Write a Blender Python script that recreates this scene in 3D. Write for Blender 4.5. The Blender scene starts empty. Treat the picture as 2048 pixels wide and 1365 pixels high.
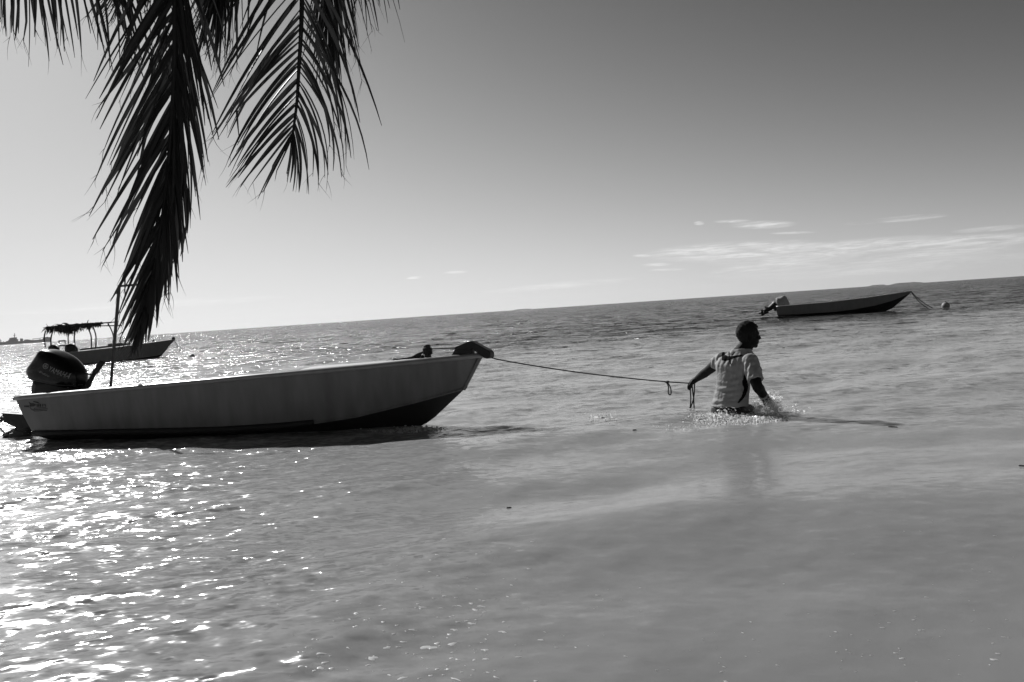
import bpy, bmesh, math, random
import numpy as np
from mathutils import Vector, Matrix, noise as mnoise
from mathutils.bvhtree import BVHTree
R = math.radians
scene = bpy.context.scene
col = scene.collection
rng = np.random.default_rng(7)
random.seed(7)

# ------------------------------------------------------------------ camera
H = 1.10                      # eye height above the water
FPX = 1593.0                  # focal length in pixels of a 2048 px wide frame (28 mm)
PITCH = R(2.207); ROLL = R(3.856)
_fw = Vector((0, math.cos(PITCH), -math.sin(PITCH)))
_R0 = Vector((1, 0, 0)); _U0 = _R0.cross(_fw)
_cr = math.cos(ROLL) * _R0 - math.sin(ROLL) * _U0
_cu = math.sin(ROLL) * _R0 + math.cos(ROLL) * _U0
cam_data = bpy.data.cameras.new('camera'); cam = bpy.data.objects.new('camera', cam_data); col.objects.link(cam)
cam_data.sensor_width = 36; cam_data.lens = 36 * FPX / 2048
cam_data.clip_start = 0.05; cam_data.clip_end = 60000
cam.matrix_world = Matrix(((_cr.x, _cu.x, -_fw.x, 0), (_cr.y, _cu.y, -_fw.y, 0), (_cr.z, _cu.z, -_fw.z, H), (0, 0, 0, 1)))
scene.camera = cam
CAM = Vector((0, 0, H))

# ------------------------------------------------------------------ exposure
vs = scene.view_settings
vs.view_transform = 'Standard'; vs.look = 'None'; vs.gamma = 1.0; vs.exposure = 0.0; vs.use_curve_mapping = False

# ------------------------------------------------------------------ sun and sky
SUN_EL, SUN_AZ = R(31), R(-34)          # azimuth measured from +Y, negative to the left
sdir = Vector((math.sin(SUN_AZ) * math.cos(SUN_EL), math.cos(SUN_AZ) * math.cos(SUN_EL), math.sin(SUN_EL)))
sl = bpy.data.lights.new('sun', 'SUN'); sl.energy = 4.8; sl.angle = R(0.5); sl.color = (1, 1, 1)
so = bpy.data.objects.new('sun', sl); col.objects.link(so)
so.rotation_euler = sdir.to_track_quat('Z', 'Y').to_euler(); so.location = (-20, 20, 20)

world = bpy.data.worlds.new('World'); scene.world = world; world.use_nodes = True
wn = world.node_tree.nodes; wl = world.node_tree.links; wn.clear()
def N(nt, typ, **kw):
    n = nt.nodes.new(typ)
    for k, v in kw.items():
        if k.startswith('_'): n.inputs[int(k[1:])].default_value = v
        else: setattr(n, k, v)
    return n
def math_node(nt, op, a, b=None, c=None, clamp=False):
    n = nt.nodes.new('ShaderNodeMath'); n.operation = op; n.use_clamp = clamp
    for i, v in enumerate((a, b, c)):
        if v is None: continue
        if isinstance(v, (int, float)): n.inputs[i].default_value = v
        else: nt.links.new(v, n.inputs[i])
    return n.outputs[0]
nt = world.node_tree
sky = N(nt, 'ShaderNodeTexSky', sky_type='NISHITA', sun_disc=False, sun_elevation=SUN_EL, sun_rotation=SUN_AZ,
        altitude=0, air_density=1.3, dust_density=0.22, ozone_density=1.0)
skv = N(nt, 'ShaderNodeTexCoord'); skm = N(nt, 'ShaderNodeVectorMath', operation='MULTIPLY_ADD')
wl.new(skv.outputs['Generated'], skm.inputs[0]); skm.inputs[1].default_value = (1, 1, 0.93); skm.inputs[2].default_value = (0, 0, 0.05)
wl.new(skm.outputs[0], sky.inputs[0])
sep = N(nt, 'ShaderNodeSeparateColor'); wl.new(sky.outputs[0], sep.inputs[0])
# black and white film behind an orange filter: mostly red, some green
bw = math_node(nt, 'ADD', math_node(nt, 'MULTIPLY', sep.outputs[0], 0.75), math_node(nt, 'MULTIPLY', sep.outputs[1], 0.25))
# thin cirrus low over the horizon on the right, in sky directions
tc = N(nt, 'ShaderNodeTexCoord')
sx = N(nt, 'ShaderNodeSeparateXYZ'); wl.new(tc.outputs['Generated'], sx.inputs[0])
az = math_node(nt, 'ARCTAN2', sx.outputs[0], sx.outputs[1])
el = math_node(nt, 'ARCSINE', sx.outputs[2])
def cloud_noise(sa, se, scale, detail, dist, off):
    cx = N(nt, 'ShaderNodeCombineXYZ')
    wl.new(math_node(nt, 'MULTIPLY', az, sa), cx.inputs[0]); wl.new(math_node(nt, 'MULTIPLY', el, se), cx.inputs[1]); cx.inputs[2].default_value = off
    n = N(nt, 'ShaderNodeTexNoise'); n.inputs['Scale'].default_value = scale; n.inputs['Detail'].default_value = detail
    n.inputs['Roughness'].default_value = 0.62; n.inputs['Distortion'].default_value = dist
    wl.new(cx.outputs[0], n.inputs[0]); return n.outputs[0]
cn = cloud_noise(5.0, 60.0, 2.4, 9, 0.9, 3.1)
cf = cloud_noise(16.0, 190.0, 2.6, 7, 1.2, 9.7)
def blob(a0, e0, wa, we, slope=0.0):
    """soft ellipse in sky directions (degrees)"""
    da = math_node(nt, 'SUBTRACT', az, R(a0))
    de = math_node(nt, 'SUBTRACT', math_node(nt, 'SUBTRACT', el, R(e0)), math_node(nt, 'MULTIPLY', da, slope))
    q = math_node(nt, 'ADD', math_node(nt, 'POWER', math_node(nt, 'ABSOLUTE', math_node(nt, 'DIVIDE', da, R(wa))), 2.0),
                  math_node(nt, 'POWER', math_node(nt, 'ABSOLUTE', math_node(nt, 'DIVIDE', de, R(we))), 2.0))
    return math_node(nt, 'SUBTRACT', 1.0, q, clamp=True)
def sky_dir(px, py):
    d = (_fw * FPX + _cr * (px - 1024) - _cu * (py - 682.5)).normalized(); return math.degrees(math.atan2(d.x, d.y)), math.degrees(math.asin(d.z))
BL = []
for cx_, cy_, w_, h_, sl_, st_ in ((1480, 503, 215, 22, -.05, .95), (1650, 503, 280, 20, -.10, .85), (1900, 487, 260, 16, -.07, .75), (1525, 450, 72, 9, -.03, 1.0), (1466, 443, 42, 4, -.03, .7), (1398, 447, 12, 4.5, 0, .8),
                                   (1815, 437, 85, 7, -.08, .95), (1725, 446, 40, 4, -.08, .5), (1585, 466, 50, 3.2, -.03, .7), (1985, 458, 90, 6, -.08, .6), (1312, 530, 34, 4, -.04, .7), (1335, 540, 42, 3, -.03, .6), (1285, 512, 22, 4, 0, .6),
                                   (1560, 528, 160, 12, -.12, .6), (1840, 512, 230, 14, -.09, .55), (828, 556, 17, 3, -.1, .7), (912, 545, 28, 3, -.05, .6), (1110, 572, 170, 8, -.09, .30), (1750, 530, 420, 26, -.07, .35), (300, 610, 300, 10, -.06, .25)):
    (a0, e0), (a1, e1), (_, e2) = sky_dir(cx_, cy_), sky_dir(cx_ + w_, cy_ + w_ * sl_), sky_dir(cx_, cy_ - h_)
    BL.append((a0, e0, a1 - a0, e2 - e0, (e1 - e0) / (a1 - a0), st_))
acc = None
for a0, e0, wa, we, s, st in BL:
    b = math_node(nt, 'MULTIPLY', blob(a0, e0, wa, we, s), st)
    acc = b if acc is None else math_node(nt, 'MAXIMUM', acc, b)
cm = math_node(nt, 'MULTIPLY', acc, math_node(nt, 'MULTIPLY_ADD', cn, 3.6, -1.15, clamp=True))
cm = math_node(nt, 'MULTIPLY', cm, math_node(nt, 'MULTIPLY_ADD', cf, 3.2, -0.85, clamp=True), clamp=True)
SKY_GAIN = 0.08
gx = math_node(nt, 'MULTIPLY', math_node(nt, 'POWER', bw, 1.32), 0.0385)
gx2 = math_node(nt, 'POWER', gx, 2.0)                      # the sky as the contrasty, soft-shouldered film saw it
gam = math_node(nt, 'MULTIPLY', math_node(nt, 'DIVIDE', gx2, math_node(nt, 'ADD', gx2, 0.185)), 0.95 / 0.08)
cl = math_node(nt, 'MULTIPLY_ADD', cm, 4.6, 0.0)
tot = math_node(nt, 'ADD', gam, cl)
cc = N(nt, 'ShaderNodeCombineColor')
for i in range(3): wl.new(tot, cc.inputs[i])
bg = N(nt, 'ShaderNodeBackground'); bg.inputs[1].default_value = SKY_GAIN
wl.new(cc.outputs[0], bg.inputs[0])
wo = N(nt, 'ShaderNodeOutputWorld'); wl.new(bg.outputs[0], wo.inputs[0])

scene.cycles.use_denoising = True
scene.cycles.max_bounces = 6; scene.cycles.diffuse_bounces = 4; scene.cycles.glossy_bounces = 3
scene.cycles.sample_clamp_indirect = 4.0

# ------------------------------------------------------------------ pixel <-> world helpers (2048 x 1365 photo pixels)
def ray(px, py):
    return (_fw * FPX + _cr * (px - 1024) - _cu * (py - 682.5)).normalized()
def P(px, py, Y):
    d = ray(px, py); return CAM + d * (Y / d.y)
def G(px, py, z=0.0):
    d = ray(px, py); return CAM + d * ((z - H) / d.z)
def PL(px, py, o, n):
    d = ray(px, py); return CAM + d * ((o - CAM).dot(n) / d.dot(n))

# ------------------------------------------------------------------ materials
def material(name, base, rough=0.6, var=0.0, vscale=8.0, bump=0.0, bscale=40.0, metallic=0.0, spec=0.5, stretch=(1, 1, 1), coat=0.0):
    m = bpy.data.materials.new(name); m.use_nodes = True; nt = m.node_tree
    b = nt.nodes['Principled BSDF']
    b.inputs['Base Color'].default_value = (base, base, base, 1); b.inputs['Roughness'].default_value = rough
    b.inputs['Metallic'].default_value = metallic; b.inputs['Specular IOR Level'].default_value = spec
    b.inputs['Coat Weight'].default_value = coat
    tcn = N(nt, 'ShaderNodeTexCoord'); mp = N(nt, 'ShaderNodeMapping'); mp.inputs['Scale'].default_value = stretch
    nt.links.new(tcn.outputs['Object'], mp.inputs[0])
    if var > 0:
        n = N(nt, 'ShaderNodeTexNoise'); n.inputs['Scale'].default_value = vscale; n.inputs['Detail'].default_value = 6
        nt.links.new(mp.outputs[0], n.inputs[0])
        v = math_node(nt, 'MULTIPLY', math_node(nt, 'MULTIPLY_ADD', n.outputs[0], 2 * var, 1 - var), base)
        c = N(nt, 'ShaderNodeCombineColor')
        for i in range(3): nt.links.new(v, c.inputs[i])
        nt.links.new(c.outputs[0], b.inputs['Base Color'])
    if bump > 0:
        n = N(nt, 'ShaderNodeTexNoise'); n.inputs['Scale'].default_value = bscale; n.inputs['Detail'].default_value = 4
        nt.links.new(tcn.outputs['Object'], n.inputs[0])
        bp = N(nt, 'ShaderNodeBump'); bp.inputs['Strength'].default_value = bump; bp.inputs['Distance'].default_value = 0.01
        nt.links.new(n.outputs[0], bp.inputs['Height']); nt.links.new(bp.outputs[0], b.inputs['Normal'])
    return m

# ------------------------------------------------------------------ object helpers
def mesh_obj(name, verts, faces, mat=None, parent=None, smooth=False):
    me = bpy.data.meshes.new(name)
    me.from_pydata([tuple(v) for v in verts], [], [tuple(f) for f in faces]); me.update()
    if smooth: me.polygons.foreach_set('use_smooth', [True] * len(me.polygons))
    o = bpy.data.objects.new(name, me); col.objects.link(o)
    if mat: me.materials.append(mat)
    if parent: o.parent = parent; o.matrix_parent_inverse = Matrix.Identity(4)
    return o
class MB:
    """collects shapes for one mesh"""
    def __init__(s): s.v = []; s.f = []; s.m = []
    def add(s, v, f, mi=0):
        k = len(s.v); s.v += [Vector(p) for p in v]; s.f += [tuple(i + k for i in q) for q in f]; s.m += [mi] * len(f)
    def tube(s, pts, r, n=8, caps=True, mi=0):
        pts = [Vector(p) for p in pts]; m = len(pts)
        rr = r if hasattr(r, '__len__') else [r] * m
        up = Vector((0, 0, 1)); v = []; f = []
        pu = None
        for i, p in enumerate(pts):
            t = (pts[min(i + 1, m - 1)] - pts[max(i - 1, 0)])
            t = t.normalized() if t.length > 1e-9 else Vector((1, 0, 0))
            if pu is None:
                pu = t.cross(up)
                if pu.length < 0.1: pu = t.cross(Vector((1, 0, 0)))
            pu = (pu - t * pu.dot(t)).normalized(); w = t.cross(pu)
            for k in range(n):
                a = 2 * math.pi * k / n; v.append(p + (pu * math.cos(a) + w * math.sin(a)) * rr[i])
        for i in range(m - 1):
            for k in range(n): f.append((i * n + k, i * n + (k + 1) % n, (i + 1) * n + (k + 1) % n, (i + 1) * n + k))
        if caps: f.append(tuple(range(n))[::-1]); f.append(tuple((m - 1) * n + k for k in range(n)))
        s.add(v, f, mi)
    def box(s, c, sx, sy, sz, ax=None, mi=0):
        ax = ax or (Vector((1, 0, 0)), Vector((0, 1, 0)), Vector((0, 0, 1)))
        v = [Vector(c) + ax[0] * sx * a / 2 + ax[1] * sy * b / 2 + ax[2] * sz * d / 2 for a in (-1, 1) for b in (-1, 1) for d in (-1, 1)]
        s.add(v, [(0, 1, 3, 2), (4, 6, 7, 5), (0, 4, 5, 1), (2, 3, 7, 6), (0, 2, 6, 4), (1, 5, 7, 3)], mi)
    def prism(s, poly, n, w, mi=0):
        """polygon extruded +-w/2 along unit vector n"""
        k = len(poly); v = [Vector(p) + n * w / 2 for p in poly] + [Vector(p) - n * w / 2 for p in poly]
        f = [tuple(range(k)), tuple(range(2 * k - 1, k - 1, -1))] + [(i, i + k, (i + 1) % k + k, (i + 1) % k) for i in range(k)]
        s.add(v, f, mi)
    def pillow(s, poly, n, w, p=4.0, rings=9, mi=0, minscale=0.0):
        """closed outline swollen sideways: rounded solid of half width w"""
        c = sum((Vector(q) for q in poly), Vector()) / len(poly); k = len(poly); v = []; f = []
        for i in range(rings):
            a = -math.pi / 2 + math.pi * i / (rings - 1); t = math.sin(a)
            sc = max((1 - abs(t) ** p) ** (1 / p), minscale, 0.02)
            for q in poly: v.append(c + (Vector(q) - c) * sc + n * w * t)
        for i in range(rings - 1):
            for j in range(k): f.append((i * k + j, i * k + (j + 1) % k, (i + 1) * k + (j + 1) % k, (i + 1) * k + j))
        f.append(tuple(range(k))[::-1]); f.append(tuple((rings - 1) * k + j for j in range(k)))
        s.add(v, f, mi)
    def ball(s, c, r, seg=10, rings=7, mi=0, ax=None):
        r = r if hasattr(r, '__len__') else (r, r, r); c = Vector(c)
        ax = ax or (Vector((1, 0, 0)), Vector((0, 1, 0)), Vector((0, 0, 1)))
        v = [c + ax[2] * r[2]]; f = []
        for i in range(1, rings):
            th = math.pi * i / rings
            for j in range(seg):
                ph = 2 * math.pi * j / seg
                v.append(c + ax[0] * r[0] * math.sin(th) * math.cos(ph) + ax[1] * r[1] * math.sin(th) * math.sin(ph) + ax[2] * r[2] * math.cos(th))
        v.append(c - ax[2] * r[2])
        for j in range(seg): f.append((0, 1 + j, 1 + (j + 1) % seg)); f.append((len(v) - 1, 1 + (rings - 2) * seg + (j + 1) % seg, 1 + (rings - 2) * seg + j))
        for i in range(rings - 2):
            for j in range(seg):
                a = 1 + i * seg + j; b = 1 + i * seg + (j + 1) % seg; f.append((a, a + seg, b + seg, b))
        s.add(v, f, mi)
    def build(s, name, mat, parent=None, smooth=False):
        o = mesh_obj(name, s.v, s.f, None, parent, smooth)
        for m in (mat if isinstance(mat, (list, tuple)) else [mat]): o.data.materials.append(m)
        if any(s.m): o.data.polygons.foreach_set('material_index', s.m)
        bm = bmesh.new(); bm.from_mesh(o.data); bmesh.ops.recalc_face_normals(bm, faces=bm.faces); bm.to_mesh(o.data); bm.free()
        return o
def bevel(o, w, seg=2):
    m = o.modifiers.new('bevel', 'BEVEL'); m.width = w; m.segments = seg; m.limit_method = 'ANGLE'; m.angle_limit = R(35); return o
def tag(o, label=None, cat=None, group=None, kind=None):
    for k, v in (('label', label), ('category', cat), ('group', group), ('kind', kind)):
        if v: o[k] = v
    return o
def empty(name, loc, rot=None):
    o = bpy.data.objects.new(name, None); col.objects.link(o); o.location = loc
    if rot is not None: o.rotation_euler = rot
    o.empty_display_size = 0.1
    return o
def smooth_curve(pts, n):
    """Catmull-Rom through pts"""
    pts = [Vector(p) for p in pts]; q = [pts[0] * 2 - pts[1]] + pts + [pts[-1] * 2 - pts[-2]]; out = []
    for i in range(len(pts) - 1):
        a, b, c, d = q[i:i + 4]
        for k in range(n):
            t = k / n
            out.append(0.5 * ((2 * b) + (c - a) * t + (2 * a - 5 * b + 4 * c - d) * t * t + (-a + 3 * b - 3 * c + d) * t ** 3))
    out.append(pts[-1]); return out

# ------------------------------------------------------------------ water
def make_waves():
    w = []
    r = np.random.default_rng(21)
    def band(n, l0, l1, slope, spread):
        for i in range(n):
            lam = l0 * (l1 / l0) ** ((i + r.random()) / n)
            k = 2 * math.pi / lam
            a = R(-90 + 14) + r.normal(0, R(spread))
            amp = slope / k / math.sqrt(n) * 1.41
            w.append((k * math.cos(a), k * math.sin(a), amp, r.random() * 6.283, lam))
    band(5, 3.0, 7.0, 0.020, 12)
    band(14, 0.9, 2.8, 0.036, 24)
    band(26, 0.28, 0.85, 0.044, 34)
    band(34, 0.09, 0.26, 0.060, 46)
    return w
WAVES = make_waves()
def patch(x, y):
    """0..1: where the wind ruffles the lagoon"""
    p = 0.5 + 0.5 * np.sin(0.9 * x + 0.35 * y + 1.3 + 1.2 * np.sin(0.45 * y - 0.3 * x)) * np.sin(1.3 * y - 0.4 * x + 0.7 + np.sin(0.8 * x))
    return p
def wz(x, y, spacing=0.0):
    x = np.asarray(x, float); y = np.asarray(y, float); z = np.zeros(np.broadcast(x, y).shape)
    d = np.sqrt(x * x + y * y)
    pt = patch(x, y)
    for kx, ky, amp, ph, lam in WAVES:
        s = np.sin(kx * x + ky * y + ph)
        f = np.clip(lam / np.maximum(3.0 * spacing, 1e-6) - 0.6, 0, 1) if np.ndim(spacing) or spacing else 1.0
        if lam < 0.3: f = f * (0.25 + 0.75 * pt)
        if lam < 0.9:
            calm = np.clip((x + 1.5) / 2.2, 0, 1) * np.clip((7.6 - y) / 1.5, 0, 1)     # smoother inshore, right of the boat
            f = f * (1 - 0.72 * calm)
        z += amp * f * (s + 0.25 * np.cos(2 * (kx * x + ky * y + ph)))
    # a low swell running in front of the boat and the wading man
    yc = 6.35 + 0.10 * (x + 1) + 0.25 * np.sin(0.5 * x + 0.4)
    z += np.where(x < 0.5, 0.05, np.maximum(0.05 - 0.03 * (x - 0.5), 0.008)) * np.exp(-((y - yc) / np.where(y < yc, 0.42, 0.75)) ** 2) * (0.65 + 0.35 * np.sin(0.75 * x + 0.2)) 
    yc2 = 3.9 + 0.22 * x
    z += 0.03 * np.exp(-((y - yc2) / 0.45) ** 2) * np.clip(0.5 + 0.5 * np.sin(0.9 * x + 1.5), 0, 1)
    return z
def build_water(wmat):
    dr = 0.0052
    nr = int(math.log(6400 / 0.9) / dr)
    rad = 0.9 * np.exp(dr * np.arange(nr)); rad[0] = 0.9
    dense = np.arange(R(90 - 48), R(90 + 48), 0.0034)
    rest = np.linspace(R(90 + 48), R(360 + 90 - 48), 110, endpoint=False)
    ang = np.concatenate([dense, rest]); na = len(ang)
    rr, aa = np.meshgrid(rad, ang, indexing='ij')
    x = rr * np.cos(aa); y = rr * np.sin(aa)
    inside = (aa < R(138))
    sp = np.where(inside, np.maximum(rr * dr, rr * 0.0034), rr * 0.05)
    z = wz(x, y, sp)
    z *= np.clip(400 / rr, 0, 1)
    v = np.stack([x, y, z], -1).reshape(-1, 3)
    # centre disc
    v = np.vstack([v, [[0, 0, 0]]])
    i = np.arange(nr - 1)[:, None] * na; j = np.arange(na)[None, :]; j2 = (np.arange(na)[None, :] + 1) % na
    q = np.stack([i + j, i + na + j, i + na + j2, i + j2], -1).reshape(-1, 4)
    c = nr * na
    tri = np.stack([np.full(na, c), np.arange(na), (np.arange(na) + 1) % na], -1)
    me = bpy.data.meshes.new('water')
    me.vertices.add(len(v)); me.vertices.foreach_set('co', v.ravel())
    nl = q.size + tri.size
    me.loops.add(nl); me.loops.foreach_set('vertex_index', np.concatenate([q.ravel(), tri.ravel()]))
    me.polygons.add(len(q) + len(tri))
    st = np.concatenate([np.arange(len(q)) * 4, q.size + np.arange(len(tri)) * 3])
    me.polygons.foreach_set('loop_start', st)
    me.polygons.foreach_set('use_smooth', np.ones(len(q) + len(tri), bool))
    me.update(); me.validate()
    o = bpy.data.objects.new('water', me); col.objects.link(o); me.materials.append(wmat)
    o['kind'] = 'structure'
    return o
def water_material():
    m = bpy.data.materials.new('lagoon water'); m.use_nodes = True; nt = m.node_tree; L = nt.links
    b = nt.nodes['Principled BSDF']
    geo = N(nt, 'ShaderNodeNewGeometry'); sp = N(nt, 'ShaderNodeSeparateXYZ'); L.new(geo.outputs['Position'], sp.inputs[0])
    X, Y = sp.outputs[0], sp.outputs[1]
    # milky shallows over sand; deeper, darker water beyond the reef edge about 30 m out
    edge = N(nt, 'ShaderNodeTexNoise'); edge.inputs['Scale'].default_value = 0.06; edge.inputs['Detail'].default_value = 3
    L.new(geo.outputs['Position'], edge.inputs[0])
    dist = math_node(nt, 'ADD', Y, math_node(nt, 'MULTIPLY_ADD', edge.outputs[0], 16.0, -8.0))
    rp = N(nt, 'ShaderNodeMapRange'); rp.interpolation_type = 'SMOOTHSTEP'
    rp.inputs['From Min'].default_value = 13; rp.inputs['From Max'].default_value = 33; L.new(dist, rp.inputs['Value'])
    rp.inputs['To Min'].default_value = 0.43; rp.inputs['To Max'].default_value = 0.006
    cl = N(nt, 'ShaderNodeTexNoise'); cl.inputs['Scale'].default_value = 0.55; cl.inputs['Detail'].default_value = 5; cl.inputs['Distortion'].default_value = 0.6
    L.new(geo.outputs['Position'], cl.inputs[0])
    nr = N(nt, 'ShaderNodeMapRange'); nr.inputs['From Min'].default_value = 2; nr.inputs['From Max'].default_value = 9
    nr.inputs['To Min'].default_value = 0.60; nr.inputs['To Max'].default_value = 1.0; L.new(Y, nr.inputs['Value'])    # base colour paler further out
    rpn = math_node(nt, 'MULTIPLY', rp.outputs[0], nr.outputs[0])
    v = math_node(nt, 'MULTIPLY', rpn, math_node(nt, 'MULTIPLY_ADD', cl.outputs[0], 0.30, 0.85))
    c = N(nt, 'ShaderNodeCombineColor')
    for i in range(3): L.new(v, c.inputs[i])
    L.new(c.outputs[0], b.inputs['Base Color'])
    b.inputs['IOR'].default_value = 1.333; b.inputs['Roughness'].default_value = 0.17
    # far off, the wave faces turned to the viewer take over from the mirror-like grazing ones
    fs = N(nt, 'ShaderNodeMapRange'); fs.inputs['From Min'].default_value = 25; fs.inputs['From Max'].default_value = 110
    fs.inputs['To Min'].default_value = 0.5; fs.inputs['To Max'].default_value = 0.16; L.new(Y, fs.inputs['Value']); L.new(fs.outputs[0], b.inputs['Specular IOR Level'])
    b.inputs['Subsurface Weight'].default_value = 0.7; b.inputs['Subsurface Radius'].default_value = (1, 1, 1); b.inputs['Subsurface Scale'].default_value = 0.3
    # ripples too small for the mesh: slopes added to the normal
    mp = N(nt, 'ShaderNodeMapping'); mp.inputs['Scale'].default_value = (0.5, 1.0, 1.0); mp.inputs['Rotation'].default_value = (0, 0, R(-14))
    L.new(geo.outputs['Position'], mp.inputs[0])
    acc = None
    amp_far = N(nt, 'ShaderNodeMapRange'); amp_far.inputs['From Min'].default_value = 12; amp_far.inputs['From Max'].default_value = 55
    amp_far.inputs['To Min'].default_value = 0.0; amp_far.inputs['To Max'].default_value = 1.0; L.new(Y, amp_far.inputs['Value'])
    pn = N(nt, 'ShaderNodeTexNoise'); pn.inputs['Scale'].default_value = 0.8; pn.inputs['Detail'].default_value = 3
    L.new(mp.outputs[0], pn.inputs[0])
    patchy = math_node(nt, 'MULTIPLY_ADD', pn.outputs[0], 2.6, -0.75, clamp=True)
    cx1 = math_node(nt, 'MULTIPLY_ADD', X, 0.5, 0.75, clamp=True); cy1 = math_node(nt, 'MULTIPLY_ADD', Y, -0.5, 4.0, clamp=True)
    calm = math_node(nt, 'MULTIPLY_ADD', math_node(nt, 'MULTIPLY', cx1, cy1), -0.85, 1.0)
    for sc, ax, ay, far in ((22.0, 0.0, 1.9, 2.4), (9.0, 0.0, 1.2, 4.5), (2.8, 0.0, 0.2, 5.5), (0.8, 0.0, 0.0, 2.2)):
        n = N(nt, 'ShaderNodeTexNoise'); n.inputs['Scale'].default_value = sc; n.inputs['Detail'].default_value = 2.0; n.inputs['Roughness'].default_value = 0.55
        L.new(mp.outputs[0], n.inputs[0])
        s = N(nt, 'ShaderNodeVectorMath', operation='SUBTRACT'); L.new(n.outputs['Color'], s.inputs[0]); s.inputs[1].default_value = (0.5, 0.5, 0.5)
        ab = N(nt, 'ShaderNodeVectorMath', operation='ABSOLUTE'); L.new(s.outputs[0], ab.inputs[0])
        m8 = N(nt, 'ShaderNodeVectorMath', operation='MULTIPLY_ADD'); L.new(ab.outputs[0], m8.inputs[0]); m8.inputs[1].default_value = (6, 6, 6); m8.inputs[2].default_value = (0.3, 0.3, 0.3)
        s2 = N(nt, 'ShaderNodeVectorMath', operation='MULTIPLY'); L.new(s.outputs[0], s2.inputs[0]); L.new(m8.outputs[0], s2.inputs[1]); s = s2
        near = math_node(nt, 'MULTIPLY', math_node(nt, 'MULTIPLY_ADD', patchy, 1.0, 0.08), calm)
        a1 = math_node(nt, 'ADD', math_node(nt, 'MULTIPLY', near, ay), math_node(nt, 'MULTIPLY', amp_far.outputs[0], far))
        cx = N(nt, 'ShaderNodeCombineXYZ')
        L.new(math_node(nt, 'MULTIPLY', a1, 0.9), cx.inputs[0]); L.new(a1, cx.inputs[1]); cx.inputs[2].default_value = 0
        mu = N(nt, 'ShaderNodeVectorMath', operation='MULTIPLY'); L.new(s.outputs[0], mu.inputs[0]); L.new(cx.outputs[0], mu.inputs[1])
        if acc is None: acc = mu.outputs[0]
        else:
            ad = N(nt, 'ShaderNodeVectorMath', operation='ADD'); L.new(acc, ad.inputs[0]); L.new(mu.outputs[0], ad.inputs[1]); acc = ad.outputs[0]
    ad = N(nt, 'ShaderNodeVectorMath', operation='ADD'); L.new(geo.outputs['Normal'], ad.inputs[0]); L.new(acc, ad.inputs[1])
    no = N(nt, 'ShaderNodeVectorMath', operation='NORMALIZE'); L.new(ad.outputs[0], no.inputs[0])
    L.new(no.outputs[0], b.inputs['Normal'])
    return m
build_water(water_material())
#@@OBJECTS@@
# ------------------------------------------------------------------ material set
M = {}
M['hull'] = material('painted aluminium hull', 0.15, 0.42, 0.55, 3, stretch=(2.6, 2.6, 0.45), bump=0.03, bscale=4)
M['bottom'] = material('black antifouling', 0.012, 0.7, 0.5, 8)
M['rail'] = material('worn grey rail paint', 0.26, 0.28, 0.3, 12)
M['deck'] = material('pale deck paint', 0.55, 0.5, 0.15, 6)
M['inner'] = material('inner hull paint', 0.25, 0.6, 0.3, 5)
M['black'] = material('black enamel', 0.004, 0.2, 0.2, 10, spec=0.25)
M['blackmatt'] = material('black rubber', 0.012, 0.6, 0.3, 20)
M['motor_grey'] = material('grey alloy', 0.06, 0.45, 0.3, 20)
M['letter'] = material('silver lettering', 0.30, 0.4)
M['decal'] = material('dark decal', 0.018, 0.6)
M['rope'] = material('dark braided rope', 0.02, 0.85, 0.4, 120)
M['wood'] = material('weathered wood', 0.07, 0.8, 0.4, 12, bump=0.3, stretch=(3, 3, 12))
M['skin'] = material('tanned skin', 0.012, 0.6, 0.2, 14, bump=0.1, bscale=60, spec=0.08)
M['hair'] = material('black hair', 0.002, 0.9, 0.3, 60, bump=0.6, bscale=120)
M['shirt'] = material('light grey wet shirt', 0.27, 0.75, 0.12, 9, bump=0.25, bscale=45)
M['shirtdark'] = material('black shirt panel and fold shade', 0.006, 0.9, 0.2, 20, spec=0.03)
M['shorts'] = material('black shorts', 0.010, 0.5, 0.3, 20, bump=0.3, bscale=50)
M['eye'] = material('eye', 0.10, 0.3)
M['band'] = material('pale wrist strap', 0.45, 0.5)
M['hull2'] = material('far boat grey paint', 0.24, 0.5, 0.25, 3, stretch=(3, 3, 0.6))
M['hull3'] = material('moored boat grey paint', 0.17, 0.5, 0.2, 3, stretch=(3, 3, 0.6))
M['thatch'] = material('dry palm thatch', 0.05, 0.9, 0.5, 10)
M['cover'] = material('light canvas', 0.3, 0.8, 0.2, 8, bump=0.5, bscale=14)
M['ship'] = material('ship paint', 0.06, 0.6, 0.3, 0.05)
M['buoy'] = material('weathered buoy', 0.30, 0.6, 0.4, 6)
M['island'] = material('distant island trees', 0.05, 0.9, 0.3, 0.02)
M['sand'] = material('wet sand', 0.4, 0.9, 0.15, 2)
M['weed'] = material('dark floating leaf', 0.03, 0.6, 0.3, 20)

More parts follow.
